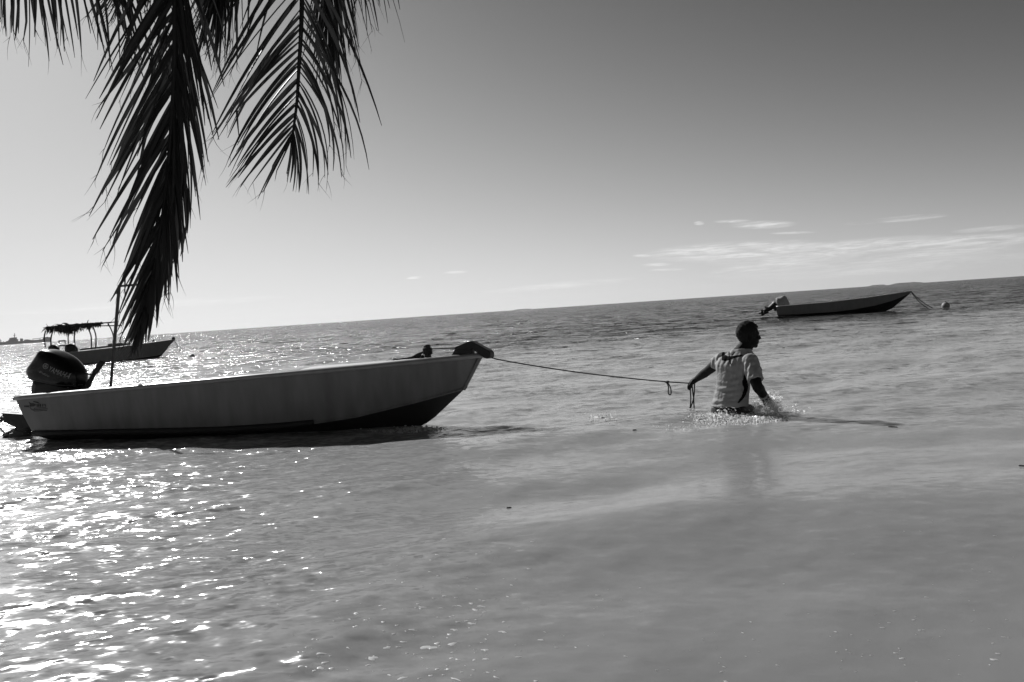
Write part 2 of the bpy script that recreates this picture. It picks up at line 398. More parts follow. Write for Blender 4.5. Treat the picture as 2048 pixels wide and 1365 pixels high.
def leaf_material():
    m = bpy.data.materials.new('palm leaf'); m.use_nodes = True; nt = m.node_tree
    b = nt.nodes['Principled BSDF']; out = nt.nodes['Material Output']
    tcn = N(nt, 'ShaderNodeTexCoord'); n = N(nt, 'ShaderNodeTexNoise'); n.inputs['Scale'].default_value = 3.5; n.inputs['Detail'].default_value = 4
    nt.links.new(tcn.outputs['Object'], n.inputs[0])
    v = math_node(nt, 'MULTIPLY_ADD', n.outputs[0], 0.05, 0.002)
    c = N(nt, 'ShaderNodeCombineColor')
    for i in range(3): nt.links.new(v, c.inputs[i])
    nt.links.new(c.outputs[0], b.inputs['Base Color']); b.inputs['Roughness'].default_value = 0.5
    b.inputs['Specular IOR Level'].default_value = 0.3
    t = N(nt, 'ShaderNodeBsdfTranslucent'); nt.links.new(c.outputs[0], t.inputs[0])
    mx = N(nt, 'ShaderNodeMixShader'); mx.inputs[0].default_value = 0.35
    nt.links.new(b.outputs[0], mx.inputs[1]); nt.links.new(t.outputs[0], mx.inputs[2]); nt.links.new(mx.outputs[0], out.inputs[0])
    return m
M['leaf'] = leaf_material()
def foam_material():
    m = material('sea foam', 0.85, 0.35, 0.1, 30)
    nt = m.node_tree; b = nt.nodes['Principled BSDF']; t = N(nt, 'ShaderNodeBsdfTranslucent'); t.inputs[0].default_value = (.9, .9, .9, 1)
    mx = N(nt, 'ShaderNodeMixShader'); mx.inputs[0].default_value = 0.4
    nt.links.new(b.outputs[0], mx.inputs[1]); nt.links.new(t.outputs[0], mx.inputs[2]); nt.links.new(mx.outputs[0], nt.nodes['Material Output'].inputs[0])
    return m
M['foam'] = foam_material()
def spray_material():
    m = bpy.data.materials.new('thrown water'); m.use_nodes = True; nt = m.node_tree
    b = nt.nodes['Principled BSDF']; out = nt.nodes['Material Output']
    b.inputs['Base Color'].default_value = (.92, .92, .92, 1); b.inputs['Roughness'].default_value = 0.12; b.inputs['IOR'].default_value = 1.33
    t = N(nt, 'ShaderNodeBsdfTranslucent'); t.inputs[0].default_value = (.95, .95, .95, 1)
    mx = N(nt, 'ShaderNodeMixShader'); mx.inputs[0].default_value = 0.9
    nt.links.new(b.outputs[0], mx.inputs[1]); nt.links.new(t.outputs[0], mx.inputs[2])
    tr = N(nt, 'ShaderNodeBsdfTransparent'); m2 = N(nt, 'ShaderNodeMixShader'); m2.inputs[0].default_value = 0.40
    nt.links.new(mx.outputs[0], m2.inputs[1]); nt.links.new(tr.outputs[0], m2.inputs[2]); nt.links.new(m2.outputs[0], out.inputs[0])
    return m
M['spray'] = spray_material()

# ------------------------------------------------------------------ boats
class Boat:
    """local frame: x forward from the foot of the transom, y to port, z up from the waterline"""
    def __init__(s, name, S, T, hb, heel, rake, lift=0.0, trim=0.0):
        ang = 0.0
        for _ in range(20):
            f = Vector((math.cos(ang), math.sin(ang), 0)); port = Vector((-f.y, f.x, 0))
            Sc = S + port * hb
            d = T - Sc; ang = math.atan2(d.y, d.x)
        f = Vector((math.cos(ang), math.sin(ang), 0)); port = Vector((-f.y, f.x, 0)); Sc = S + port * hb
        s.o = Vector((Sc.x, Sc.y, lift)) + f * rake
        s.root = empty(name, s.o); s.root.rotation_euler = (heel, trim, ang)
        s.mw = Matrix.Translation(s.o) @ s.root.rotation_euler.to_matrix().to_4x4(); s.inv = s.mw.inverted()
        s.L = (s.inv @ T).x; s.zT = (s.inv @ T).z; s.zS = (s.inv @ S).z; s.hb = hb; s.rake = rake
        s.f = f; s.port = port
    def pl(s, px, py, y=0.0):
        """photo pixel on the boat's own fore and aft plane at local y"""
        n = s.mw.to_3x3() @ Vector((0, 1, 0)); o = s.mw @ Vector((0, y, 0))
        return s.inv @ PL(px, py, o, n)
def interp(xs, ys):
    return lambda t: float(np.interp(t, xs, ys))
def build_hull(b, gz, cz, kz, stem, plan_start=0.45, cratio=0.86, mats=('hull', 'bottom', 'rail', 'deck', 'inner'), deck_from=0.66, lip=0.055, n=48, thwarts=(0.25, 0.5), transom_cut=0.0, low_deck=0.0):
    hb, L, rk = b.hb, b.L, b.rake
    def plan(t, tip):
        if t <= plan_start: return 0.94 + 0.06 * (t / plan_start)
        q = (t - plan_start) / (1 - plan_start); return max(1 - q ** 2.1, 0) * (1 - tip) + tip
    def gun(t): return (-rk + (L + rk) * t, hb * plan(t, 0.045), gz(t))
    def chi(t): return (stem * t, hb * cratio * plan(t, 0.02), cz(t))
    def kee(t): return (stem * t, 0.0, kz(t))
    ts = [i / n for i in range(n + 1)]
    def lerp(a, c, w): return tuple(a[i] + (c[i] - a[i]) * w for i in range(3))
    root = b.root
    side = MB()
    rows = 5
    for sg in (-1, 1):
        v = []; f = []
        for t in ts:
            g, c = gun(t), chi(t)
            for k in range(rows + 1):
                q = lerp(g, c, k / rows); bulge = 0.012 * math.sin(math.pi * k / rows) * (1 - t)
                v.append((q[0], sg * (q[1] + bulge), q[2]))
        for i in range(n):
            for k in range(rows):
                a = i * (rows + 1) + k; f.append((a, a + 1, a + rows + 2, a + rows + 1))
        side.add(v, f)
    # blunt stem closing both sides
    v = []; f = []
    for k in range(rows + 1):
        q = lerp(gun(1), chi(1), k / rows); v += [(q[0], -q[1], q[2]), (q[0] + 0.006, 0, q[2]), (q[0], q[1], q[2])]
    for k in range(rows):
        for j in range(2): a = k * 3 + j; f.append((a, a + 1, a + 4, a + 3))
    side.add(v, f)
    hull = side.build('hull', M[mats[0]], root, smooth=True)
    bot = MB()
    for sg in (-1, 1):
        v = []; f = []
        for t in ts:
            c, k0 = chi(t), kee(t)
            for k in range(4):
                q = lerp(c, k0, k / 3); v.append((q[0], sg * q[1], q[2] - 0.0))
        for i in range(n):
            for k in range(3): a = i * 4 + k; f.append((a, a + 1, a + 5, a + 4))
        bot.add(v, f)
    c, k0 = chi(0), kee(0)
    bot.add([(c[0], -c[1], c[2]), (c[0], c[1], c[2]), (0, 0, k0[2])], [(0, 1, 2)])
    bot.build('hull_bottom', M[mats[1]], root)
    # transom
    tr = MB(); g, c = gun(0), chi(0)
    tr.add([(g[0], -g[1], g[2]), (g[0], g[1], g[2]), (c[0], c[1], c[2]), (c[0], -c[1], c[2]),
            (g[0] + .05, -g[1], g[2]), (g[0] + .05, g[1], g[2]), (c[0] + .05, c[1], c[2]), (c[0] + .05, -c[1], c[2])],
           [(0, 1, 2, 3), (7, 6, 5, 4), (0, 4, 5, 1)])
    tr.build('transom', M[mats[0]], root)
    # gunwale cap along both sides and over the transom
    rail = MB(); RP = ((0.014, -0.8 * lip), (0.022, -0.75 * lip), (0.028, -0.024), (0.024, -0.012), (0.013, -0.002), (-0.004, 0.006), (-0.045, 0.010), (-0.04, -0.02)); NP = len(RP)
    for sg in (-1, 1):
        v = []; f = []
        for t in ts:
            x, y, z = gun(t); x += 0.0
            for (dy, dz) in RP:
                yy = y + dy; yy = max(yy, 0.001) if dy < 0 else yy
                v.append((x + (0.03 if t == 1 else 0), sg * yy, z + dz))
        for i in range(n):
            for k in range(NP): a = i * NP + k; b2 = i * NP + (k + 1) % NP; f.append((a, b2, b2 + NP, a + NP))
        f.append(tuple(range(NP))); f.append(tuple(n * NP + k for k in range(NP))[::-1])
        rail.add(v, f)
    x, y, z = gun(1); rail.box((x + 0.012, 0, z - 0.018), 0.05, 2 * y + 0.03, 0.055)
    x, y, z = gun(0); rail.box((x + 0.02, 0, z - 0.012), 0.07, 2 * y - 0.04, 0.045)
    rail.build('gunwale', M[mats[2]], root, smooth=True)
    # chine rail
    ch = MB()
    for sg in (-1, 1):
        pts = []
        for t in ts:
            x, y, z = chi(t); pts.append((x, sg * (y + 0.004), z + 0.004))
        ch.tube(pts, 0.013, 6)
    ch.build('chine_rail', M[mats[0]], root)
    # stem bar
    st = MB(); g, c = gun(1), chi(1); st.tube([(g[0] + 0.012, 0, g[2] - 0.02), (c[0] + 0.012, 0, c[2])], [0.028, 0.02], 6)
    st.build('stem_bar', M[mats[0]], root)
    # inside
    inn = MB(); fl = 0.06
    for sg in (-1, 1):
        v = []; f = []
        for t in ts[:-1]:
            g, c = gun(t), chi(t); zf = max(fl, c[2] + 0.03)
            v += [(g[0], sg * max(g[1] - 0.03, 0.002), g[2] - 0.004), (c[0] + .02, sg * max(c[1] - 0.04, 0.001), zf), (c[0] + .02, 0, zf)]
        for i in range(n - 1):
            for k in range(2): a = i * 3 + k; f.append((a, a + 3, a + 4, a + 1))
        inn.add(v, f)
    inn.build('inner_liner', M[mats[4]], root)
    dk = MB(); v = []; f = []; tt = [deck_from + (1 - deck_from) * i / 16 for i in range(17)]
    for t in tt:
        x, y, z = gun(t)
        for j in range(7):
            q = -1 + j / 3; v.append((x, q * max(y - 0.042, 0.001), z - 0.002 - low_deck + 0.035 * (1 - q * q) * min(1, y / hb + .1)))
    for i in range(16):
        for j in range(6): a = i * 7 + j; f.append((a, a + 7, a + 8, a + 1))
    x, y, z = gun(deck_from); k = len(v)
    v += [(x, -y + .042, z - 0.25), (x, y - .042, z - 0.25)]; f.append((0, 1, 2, 3, 4, 5, 6, k + 1, k))
    dk.add(v, f); dk.build('foredeck', M[mats[3]], root, smooth=False)
    for tq in thwarts:
        x, y, z = gun(tq); w = MB(); w.box((x, 0, z - 0.16), 0.26, 2 * y - 0.10, 0.035)
        bevel(w.build('thwart', M[mats[2]], root), 0.006)
    return gun, chi

# --- the skiff being towed
S1 = P(20, 794, 8.85); T1 = P(957, 709.5, 7.95)
b1 = Boat('skiff', S1, T1, 0.62, R(-2.3), 0.17, lift=0.0)
tag(b1.root, 'grey open skiff with a black outboard motor, towed by the wading man', 'boat')
L1 = b1.L
g1 = interp([0, .3, .6, .8, 1], [b1.zS + 0.0, b1.zS + .055, b1.zS + .115, b1.zS + .15, b1.zT + .01])
c1 = interp([0, .5, .66, .79, .91, 1], [.045, .035, .055, .12, .235, .335])
k1 = interp([0, .6, .78, .86, .925, 1], [-.17, -.17, -.15, -.10, .02, .322])
gun1, chi1 = build_hull(b1, g1, c1, k1, L1 - 0.20, plan_start=0.42, cratio=0.88, lip=0.055)
# rubbing strake low on both sides, ending round
sk = MB()
for sg in (-1, 1):
    pts = []
    for i in range(21):
        t = 0.005 + 0.70 * i / 20; x, y, z = chi1(t); gx, gy, gzz = gun1(t); w = 0.06
        pts.append((x + (gx - x) * w, sg * (y + (gy - y) * w + 0.010), z + 0.016))
    sk.tube(pts, [0.034] * 20 + [0.024], 8)
sk.build('rubbing_strake', M['bottom'], b1.root, smooth=True)
# bow chafing guard where the tow rope leaves the boat
bg_ = MB()
base = [(904.5, 712.5), (913.5, 698.7), (944.9, 696.3), (947.5, 709.5)]
bg_.prism([b1.pl(*q) for q in base], Vector((0, 1, 0)), 0.10)
roof = [(913, 694.7), (939, 683.4), (947.3, 682.2), (981, 701), (984.9, 706), (984.4, 715.6), (978, 717.5), (972, 716), (948, 698), (913.5, 699.5)]
bg_.prism([b1.pl(*q) for q in roof], Vector((0, 1, 0)), 0.13)
bevel(bg_.build('bow_roller', M['blackmatt'], b1.root), 0.006)
# bow eye
be = MB(); c = b1.pl(930, 771)
be.prism([b1.pl(*q) for q in ((925, 777), (930, 764), (932.5, 765.5), (934.5, 773), (933.5, 777), (929, 779.5), (924, 781))], Vector((0, 1, 0)), 0.016)
be.build('bow_eye', M['blackmatt'], b1.root)
# mooring post on the foredeck
mp_ = MB(); p0 = b1.pl(856.5, 719); p1 = b1.pl(854, 690); ax = (p1 - p0).normalized()
mp_.tube([p0, p0.lerp(p1, .5), p1 - ax * 0.006, p1], [0.036, 0.033, 0.033, 0.028], 14)
mp_.tube([p0.lerp(p1, .62) + Vector((0, -0.055, 0)), p0.lerp(p1, .62) + Vector((0, 0.055, 0))], 0.012, 8)
mp_.build('mooring_post', M['blackmatt'], b1.root)
# pole with a short crosspiece
po = MB(); a0 = b1.pl(219.0, 800, .15); a1 = b1.pl(238.6, 571, .15); mid = a0.lerp(a1, .48)
po.tube([a0, mid], [0.015, 0.017], 8); po.tube([mid - (a1 - a0) * .04, a1], [0.025, 0.025], 4)
po.tube([b1.pl(236.2, 573, .15), b1.pl(283, 569, .15)], 0.013, 4); po.tube([a0, Vector((a0.x, a0.y, 0.06))], 0.016, 8)
po.build('canopy_pole', M['wood'], b1.root)
# the outboard
mo = MB(); YV = Vector((0, 1, 0))
mo.pillow([b1.pl(*q) for q in ((74, 757), (71, 775), (69, 800), (74, 832), (100, 832), (128, 806), (146, 792), (159, 779), (160, 762), (120, 752))], YV, 0.13, p=3)
mo.prism([b1.pl(*q) for q in ((58, 800), (100, 803), (80, 850), (52, 858), (44, 850))], YV, 0.10)
mo.prism([b1.pl(*q) for q in ((70, 792), (140, 792), (140, 812), (60, 815))], YV, 0.30)
mo.tube([b1.pl(166, 776), b1.pl(181, 772)], [0.022, 0.016], 8)
motor = mo.build('outboard_motor', M['blackmatt'], b1.root, smooth=False); bevel(motor, 0.008)
cwl = MB()
cp = [(56, 743), (60, 735), (70, 724), (80, 711), (86, 703), (91, 699.6), (98, 699), (112, 701), (124, 705), (140, 713), (150, 720), (158, 727.5), (166, 737), (171, 745), (172.5, 756), (172, 767), (168, 777), (140, 776), (110, 771), (85, 766), (68, 761), (60, 754)]
CW = 0.175
cl_pts = [b1.pl(*q) for q in cp]; cmx = sum(q.x for q in cl_pts) / len(cl_pts)
cl_pts = [Vector((cmx + (q.x - cmx) * .85, q.y, q.z)) for q in cl_pts]
cwl.pillow(smooth_curve(cl_pts + cl_pts[:1], 2)[:-1], YV, CW, p=3.6, rings=17)
cow = cwl.build('cowling', M['black'], motor, smooth=True)
sm = MB(); sp_ = [b1.pl(*q) for q in ((58.5, 749), (80, 757), (110, 764), (140, 769), (172.5, 770))]
bvh = BVHTree.FromObject(cow, bpy.context.evaluated_depsgraph_get())
def onto(p, off=0.003, bv=None):
    h = (bv or bvh).ray_cast(Vector((p.x, -2, p.z)), Vector((0, 1, 0)))
    return Vector((p.x, h[0].y - off, p.z)) if h[0] else Vector((p.x, p.y, p.z))
for _ in range(1):
    pts = [onto(q, 0.002) for q in smooth_curve(sp_, 5)]
    sm.tube(pts[1:-1], 0.005, 5)
sm.build('cowling_seam', M['motor_grey'], motor)
til = MB(); til.tube([b1.pl(168, 782, -.03), b1.pl(178, 766, -.03), b1.pl(188, 748, -.03), b1.pl(191, 744, -.03), b1.pl(204, 725, -.03)], [0.030, 0.030, 0.024, 0.033, 0.033], 10)
til.tube([b1.pl(172, 747, -.03), b1.pl(184, 750, -.03)], 0.012, 6)
til.build('tiller_handle', M['blackmatt'], motor, smooth=False)
gc = MB()
gc.pillow([b1.pl(*q) for q in ((15.4, 824.4), (34, 824.5), (60, 835), (66, 862), (47, 866), (35, 855), (20, 848), (10, 844), (6, 838))], YV, 0.055, p=3)
gc.prism([b1.pl(*q) for q in ((15, 825), (60, 828), (62, 840), (24, 836))], YV, 0.17)
gc.pillow([b1.pl(*q) for q in ((34, 853), (58, 856), (70, 880), (56, 888), (19, 886), (17, 881), (21, 867), (29, 865))], YV, 0.05, p=3)
gc.tube([b1.pl(3.5, 834), b1.pl(2, 844)], 0.018, 8)
gc.tube([b1.pl(3, 833, -.0), b1.pl(6, 831), b1.pl(7.5, 834), b1.pl(6, 837), b1.pl(3, 836)], 0.008, 6)
gc.build('gearcase', M['blackmatt'], motor)
pr = MB(); hc = b1.pl(13, 869); pa = (b1.pl(5, 872) - b1.pl(25, 866)).normalized()
pr.tube([hc - pa * 0.05, hc + pa * 0.05], [0.028, 0.02], 10)
q1 = pa.cross(YV).normalized(); q2 = pa.cross(q1)
for k in range(3):
    a = k * 2.094 + 0.35; rd = q1 * math.cos(a) + q2 * math.sin(a); tn = pa.cross(rd)
    v = []; 
    for i, (r_, w_) in enumerate(((0.02, 0.02), (0.05, 0.045), (0.085, 0.055), (0.115, 0.038), (0.128, 0.008))):
        tw = tn * math.cos(0.7) + pa * math.sin(0.7)
        for sgn in (-1, 1):
            for dd in (-0.002, 0.002): v.append(hc + rd * r_ + tw * w_ * sgn + tn.cross(rd) * dd)
    f = []
    for i in range(4):
        a_ = i * 4; f += [(a_, a_ + 2, a_ + 6, a_ + 4), (a_ + 1, a_ + 5, a_ + 7, a_ + 3), (a_, a_ + 4, a_ + 5, a_ + 1), (a_ + 2, a_ + 3, a_ + 7, a_ + 6)]
    f.append((16, 18, 19, 17)); pr.add(v, f)
pr.build('propeller', M['motor_grey'], motor)
def text_verts(body, shear=0.0):
    cu = bpy.data.curves.new('lettering', 'FONT'); cu.body = body; cu.size = 1; cu.shear = shear; cu.resolution_u = 3
    o = bpy.data.objects.new('lettering', cu); col.objects.link(o)
    dg = bpy.context.evaluated_depsgraph_get(); dg.update(); me = bpy.data.meshes.new_from_object(o.evaluated_get(dg))
    v = [tuple(p.co) for p in me.vertices]; f = [tuple(p.vertices) for p in me.polygons]
    bpy.data.objects.remove(o); bpy.data.curves.remove(cu); bpy.data.meshes.remove(me); return v, f
def letter(mb, body, p0, p1, hpx, b, y, proj, shear=0.0, bold=0.0):
    """text from pixel p0 to p1 along its foot line, hpx pixels tall"""
    v, f = text_verts(body, shear); v = np.array(v); x0, x1 = v[:, 0].min(), v[:, 0].max(); y0, y1 = v[:, 1].min(), v[:, 1].max()
    A = b.pl(p0[0], p0[1], y); B = b.pl(p1[0], p1[1], y); dx, dy = p1[0] - p0[0], p1[1] - p0[1]; l = math.hypot(dx, dy)
    C = b.pl(p0[0] + dy / l * hpx, p0[1] - dx / l * hpx, y)
    out = [A + (B - A) * ((q[0] - x0) / (x1 - x0)) + (C - A) * ((q[1] - y0) / (y1 - y0)) for q in v]
    mb.add([proj(q) for q in out], f)
lt = MB()
letter(lt, 'YAMAHA', (97, 742), (132.5, 758), 10.0, b1, -CW, lambda q: onto(q, 0.004), 0.12)
letter(lt, 'Enduro', (78.3, 745.5), (98, 755), 4.4, b1, -CW, lambda q: onto(q, 0.004), 0.35)
ec = (91.5, 732.8)
def ring_strip(mb, c, r0, r1, n, proj, b, y):
    v = []; 
    for i in range(n):
        a = 2 * math.pi * i / n
        for r_ in (r0, r1): v.append(proj(b.pl(c[0] + r_ * math.cos(a), c[1] + r_ * math.sin(a), y)))
    mb.add(v, [(2 * i, 2 * i + 1, (2 * i + 3) % (2 * n), (2 * i + 2) % (2 * n)) for i in range(n)])
ring_strip(lt, ec, 4.5, 5.5, 28, lambda q: onto(q, 0.004), b1, -CW)
for k in range(3):                                # three crossed tuning forks in the ring
    a = R(-90 + 22 + 120 * k); dx, dy = math.cos(a), math.sin(a); nx, ny = -dy, dx
    for (s0, s1, off, wd) in ((-3.0, 1.2, 0, .35), (1.2, 4.2, .75, .28), (1.2, 4.2, -.75, .28)):
        q = [(ec[0] + dx * s + nx * (off + w), ec[1] + dy * s + ny * (off + w)) for s, w in ((s0, -wd), (s1, -wd), (s1, wd), (s0, wd))]
        lt.add([onto(b1.pl(u, v_, -CW), 0.0045 + .0003 * k) for u, v_ in q], [(0, 1, 2, 3)])
lt.build('maker_lettering', M['letter'], motor)
# the leaping fish emblem on the quarter (worn, its words no longer legible)
hullo = [o for o in b1.root.children if o.name.startswith('hull') and 'bottom' not in o.name][0]
hb_bvh = BVHTree.FromPolygons([v.co.copy() for v in hullo.data.vertices], [tuple(p.vertices) for p in hullo.data.polygons])
dec = MB()
def dpix(x, y): return (30 + x / 20.48, 780 + y / 20.48)
def dpoly(pts, off=0.003):
    dec.add([onto(b1.pl(*dpix(*q), -.6), off, hb_bvh) for q in pts], [tuple(range(len(pts)))])
dpoly([(500, 480), (560, 530), (600, 555), (690, 550), (790, 590), (780, 650), (690, 690), (560, 700), (520, 660), (540, 600)])
dpoly([(690, 465), (870, 490), (980, 570), (890, 565), (700, 510)])
for x0, x1 in ((310, 350), (365, 400), (410, 450), (462, 500), (820, 870), (885, 935), (950, 1010)): dpoly([(x0, 650 if x0 < 600 else 590), (x1, 650 if x0 < 600 else 590), (x1 - 5, 725 if x0 < 600 else 705), (x0 - 5, 725 if x0 < 600 else 705)])
for pp in ([(1050, 590), (1085, 590), (1085, 705), (1050, 705)], [(1100, 590), (1200, 595), (1200, 622), (1100, 618)], [(1175, 622), (1205, 622), (1205, 705), (1175, 705)], [(1100, 650), (1170, 655), (1170, 675), (1100, 672)]): dpoly(pp)
for pts in ([(530, 700), (560, 770), (620, 830), (690, 850)], [(700, 890), (690, 830), (720, 765), (960, 750), (1210, 742)], [(720, 830), (960, 810), (1270, 790)], [(700, 888), (960, 870), (1120, 850), (1230, 865)]):
    for i in range(len(pts) - 1):
        (xa, ya), (xb, yb) = pts[i], pts[i + 1]; l = math.hypot(xb - xa, yb - ya); nx, ny = -(yb - ya) / l * 13, (xb - xa) / l * 13
        dpoly([(xa + nx, ya + ny), (xb + nx, yb + ny), (xb - nx, yb - ny), (xa - nx, ya - ny)], 0.0035 + .0003 * i)
dec.build('emblem', M['decal'], b1.root)

# --- rope lying on the foredeck, made fast to the post
rc = MB(); r_ = random.Random(5)
def dk1(px, py, y): return b1.mw @ b1.pl(px, py, y)
for k in range(6):
    pts = []
    x0 = 756 + k * 11
    for i in range(9):
        x = x0 + (848 - x0) * i / 8; yy = 727 - (x - 750) * 0.098 + r_.uniform(-1.6, 1.0) - (2.5 if 2 < i < 7 else 0)
        pts.append(dk1(x, yy - k * .35, -0.05 + 0.03 * k + r_.uniform(-.03, .03)))
    rc.tube(smooth_curve(pts, 4), 0.007, 6)
for k in range(5):
    rc.tube(smooth_curve([dk1(851 - k, 700 + k, -.04), dk1(843 - 2 * k, 708, -.05), dk1(835 - 3 * k, 714.5, -.03), dk1(826 - 5 * k, 717, 0)], 5), 0.006, 6)
for (x, y) in ((762, 726), (775, 724.5), (840, 712), (845, 713), (836, 715)): rc.ball(dk1(x, y, -.03), (0.022, 0.02, 0.015), 8, 6)
for k in range(5):
    c = b1.mw @ (p0.lerp(p1, .40 + .09 * k)); pts = [c + Vector((math.cos(a) * .043, math.sin(a) * .043, .004 * math.sin(a * 2 + k))) for a in np.linspace(0, 6.283, 17)]
    rc.tube(pts, 0.009, 6, caps=False)
tag(rc.build('mooring_rope', M['rope'], None, smooth=True), 'dark rope lying along the foredeck of the towed skiff, tied to its post', 'rope')

# --- tow rope from the post over the bow to the man's hand
HANDL = P(1381, 767, 7.95)
tr_ = MB()
A0 = b1.mw @ b1.pl(861, 698.5, 0); A1 = b1.mw @ b1.pl(913, 696.2, 0); A2 = b1.mw @ b1.pl(950, 694, -0.0); A3 = b1.mw @ b1.pl(984.5, 716.2, 0)
pts = [A0, A1, A2, b1.mw @ b1.pl(972, 705, -.0), A3]
K = P(1336, 764.2, 8.0)
for (px, py) in ((1040, 727.3), (1110, 738.5), (1180, 748.2), (1260, 757.2), (1336, 764.2)):
    w = (px - 984.5) / (1381 - 984.5); pts.append(P(px, py, A3.y + (HANDL.y - A3.y) * w))
pts.append(HANDL)
tr_.tube(smooth_curve(pts, 5), 0.0062, 8)
K = pts[-2]
def rp(px, py, dy=0.0): return P(px, py, HANDL.y + dy)
def kp(px, py, dy=0.0): return P(px, py, K.y + dy)
tr_.ball(K, (0.018, 0.012, 0.012), 8, 6)
tr_.tube(smooth_curve([kp(1329, 763.5), kp(1334, 767), kp(1337, 775), kp(1336.5, 786), kp(1340, 790), kp(1342.3, 786), kp(1341, 776), kp(1336.5, 767), kp(1334, 764)], 5), 0.006, 8)
tr_.tube(smooth_curve([rp(1380, 765), rp(1381, 785), rp(1381.5, 800), rp(1380.5, 815), rp(1381, 816), rp(1384, 808, .01), rp(1387, 798, .02), rp(1388.5, 785, .02), rp(1389, 766, .02)], 5), 0.0065, 8)
tr_.tube(smooth_curve([rp(1384.5, 766, -.02), rp(1385, 780, -.02), rp(1387, 795, -.02), rp(1388, 812, -.02), rp(1389, 823, -.02)], 5), 0.0065, 8)
tr_.tube(smooth_curve([rp(1381, 813), rp(1378.5, 820)], 4), [0.007] * 4 + [0.009], 8)
tag(tr_.build('tow_rope', M['rope'], None, smooth=True), 'thin dark tow rope from the skiff bow to the man\'s hand', 'rope')

# --- the moored boat on the right
S3 = P(1552, 613, 36.0); T3 = P(1821, 583, 33.8)
b3 = Boat('skiff', S3, T3, 0.62, R(-1.5), 0.02, lift=0.06)
tag(b3.root, 'small grey moored skiff near the right horizon, motor tilted up under a pale cover', 'boat')
g3 = interp([0, .4, .7, 1], [b3.zS, b3.zS + .05, b3.zS + .15, b3.zT + .01])
c3 = interp([0, .45, .6, .75, .88, 1], [.00, .01, .07, .18, .35, b3.zT - .10])
k3 = interp([0, .6, .8, .87, 1], [-.16, -.16, -.12, 0.0, b3.zT - .13])
gun3, chi3 = build_hull(b3, g3, c3, k3, b3.L - 0.06, plan_start=0.4, cratio=0.9, mats=('hull3', 'bottom', 'rail', 'rail', 'inner'), lip=0.05, n=32, low_deck=0.05)
o3 = MB()
o3.tube([b3.pl(1552, 608), b3.pl(1540, 617), b3.pl(1528, 623)], [0.16, 0.11, 0.09], 10)
o3.pillow([b3.pl(*q) for q in ((1531, 611), (1538, 626), (1525, 631.5), (1523, 629), (1531, 624))], YV, 0.06, p=3)
o3.tube([b3.pl(1524, 620), b3.pl(1526, 632)], 0.05, 8)
o3.box(b3.pl(1556, 615), 0.3, 0.3, 0.3)
m3 = o3.build('outboard_motor', M['blackmatt'], b3.root)
cv = MB(); cpts = [(1552, 612), (1552, 597), (1560, 594), (1567, 592), (1570, 593.5), (1575, 601), (1578, 612), (1577, 616), (1554, 617)]
cv.pillow(smooth_curve([b3.pl(*q) for q in cpts + cpts[:1]], 3)[:-1], YV, 0.26, p=2.6, rings=13)
cvo = cv.build('motor_cover', M['cover'], m3, smooth=True)
for v in cvo.data.vertices:
    d = mnoise.noise(v.co * 5.0) * 0.05 + mnoise.noise(Vector((v.co.x * 3, v.co.y * 3, v.co.z * 14))) * 0.03; v.co += v.co.normalized() * 0 + Vector((d, d * .6, d))
cs = MB(); cs.pillow([b3.pl(*q) for q in ((1553, 600), (1556, 611), (1549, 614), (1538, 614.5), (1545, 609))], YV, 0.12, p=2.5); cs.build('cover_flap', M['cover'], m3)
pr3 = MB(); hc = b3.pl(1522, 627)
for k in range(3):
    a = k * 2.094 + .5; pr3.ball(hc + Vector((0.02, math.cos(a) * .09, math.sin(a) * .09)), (0.02, 0.05, 0.05), 8, 5)
pr3.tube([hc - Vector((.1, 0, 0)), hc + Vector((.08, 0, 0))], .035, 8); pr3.build('propeller', M['motor_grey'], m3)
nose = b3.mw @ Vector((gun3(1)[0], 0, gun3(1)[2])); an = G(1871, 616)
ml = MB()
for k, dz in ((0, 0), (1, .05)):
    e = an + Vector((-.15 * k, 0, -.06)); pts = [nose.lerp(e, i / 8) - Vector((0, 0, (.10 + dz) * 4 * (i / 8) * (1 - i / 8))) for i in range(9)]
    ml.tube(pts, 0.017, 6)
tag(ml.build('mooring_line', M['rope'], None), 'dark double mooring line from the right-hand skiff\'s bow down into the sea', 'rope')

# --- buoys
def buoy(px, py, r, mat, label, z0=0.0):
    p = G(px, py); e = empty('buoy', (p.x, p.y, z0)); tag(e, label, 'buoy', 'mooring buoys')
    m = MB(); m.ball((0, 0, r * .45), (r, r, r * .98), 18, 12); m.build('float', mat, e, smooth=True)
    k = MB(); k.tube([(0, 0, r * 1.3), (0, 0, r * 1.62)], r * .16, 8); k.build('shackle', M['blackmatt'], e)
    return e
buoy(1891.5, 615.5, 0.16, M['buoy'], 'pale round mooring buoy floating beside the right-hand skiff')
buoy(384.5, 715.0, 0.115, M['blackmatt'], 'small dark buoy in the glitter right of the thatched boat', -.04)

# --- the thatched boat on the left
S2 = P(96, 709.5, 34.2); T2 = P(348, 679, 38.5)
b2 = Boat('thatched_boat', S2, T2, 0.75, R(-1.0), 0.05, lift=0.02)
tag(b2.root, 'grey open boat with a palm thatch canopy on thin poles, anchored at far left', 'boat')
g2 = interp([0, .5, .8, 1], [b2.zS, b2.zS + .10, b2.zS + .20, b2.zT])
c2 = interp([0, .5, .8, 1], [.0, .0, .03, .10]); k2 = interp([0, .7, .9, 1], [-.2, -.2, -.15, .03])
stem2 = b2.L - 0.62
gun2, chi2 = build_hull(b2, g2, c2, k2, stem2, plan_start=0.5, cratio=0.88, mats=('hull2', 'bottom', 'deck', 'deck', 'inner'), lip=0.04, n=32, deck_from=.8, low_deck=.03, thwarts=(.15, .35, .6))
q7 = lambda x, y: (x / 5.389, 640 + y / 5.389)
fr = MB(); tops = {}
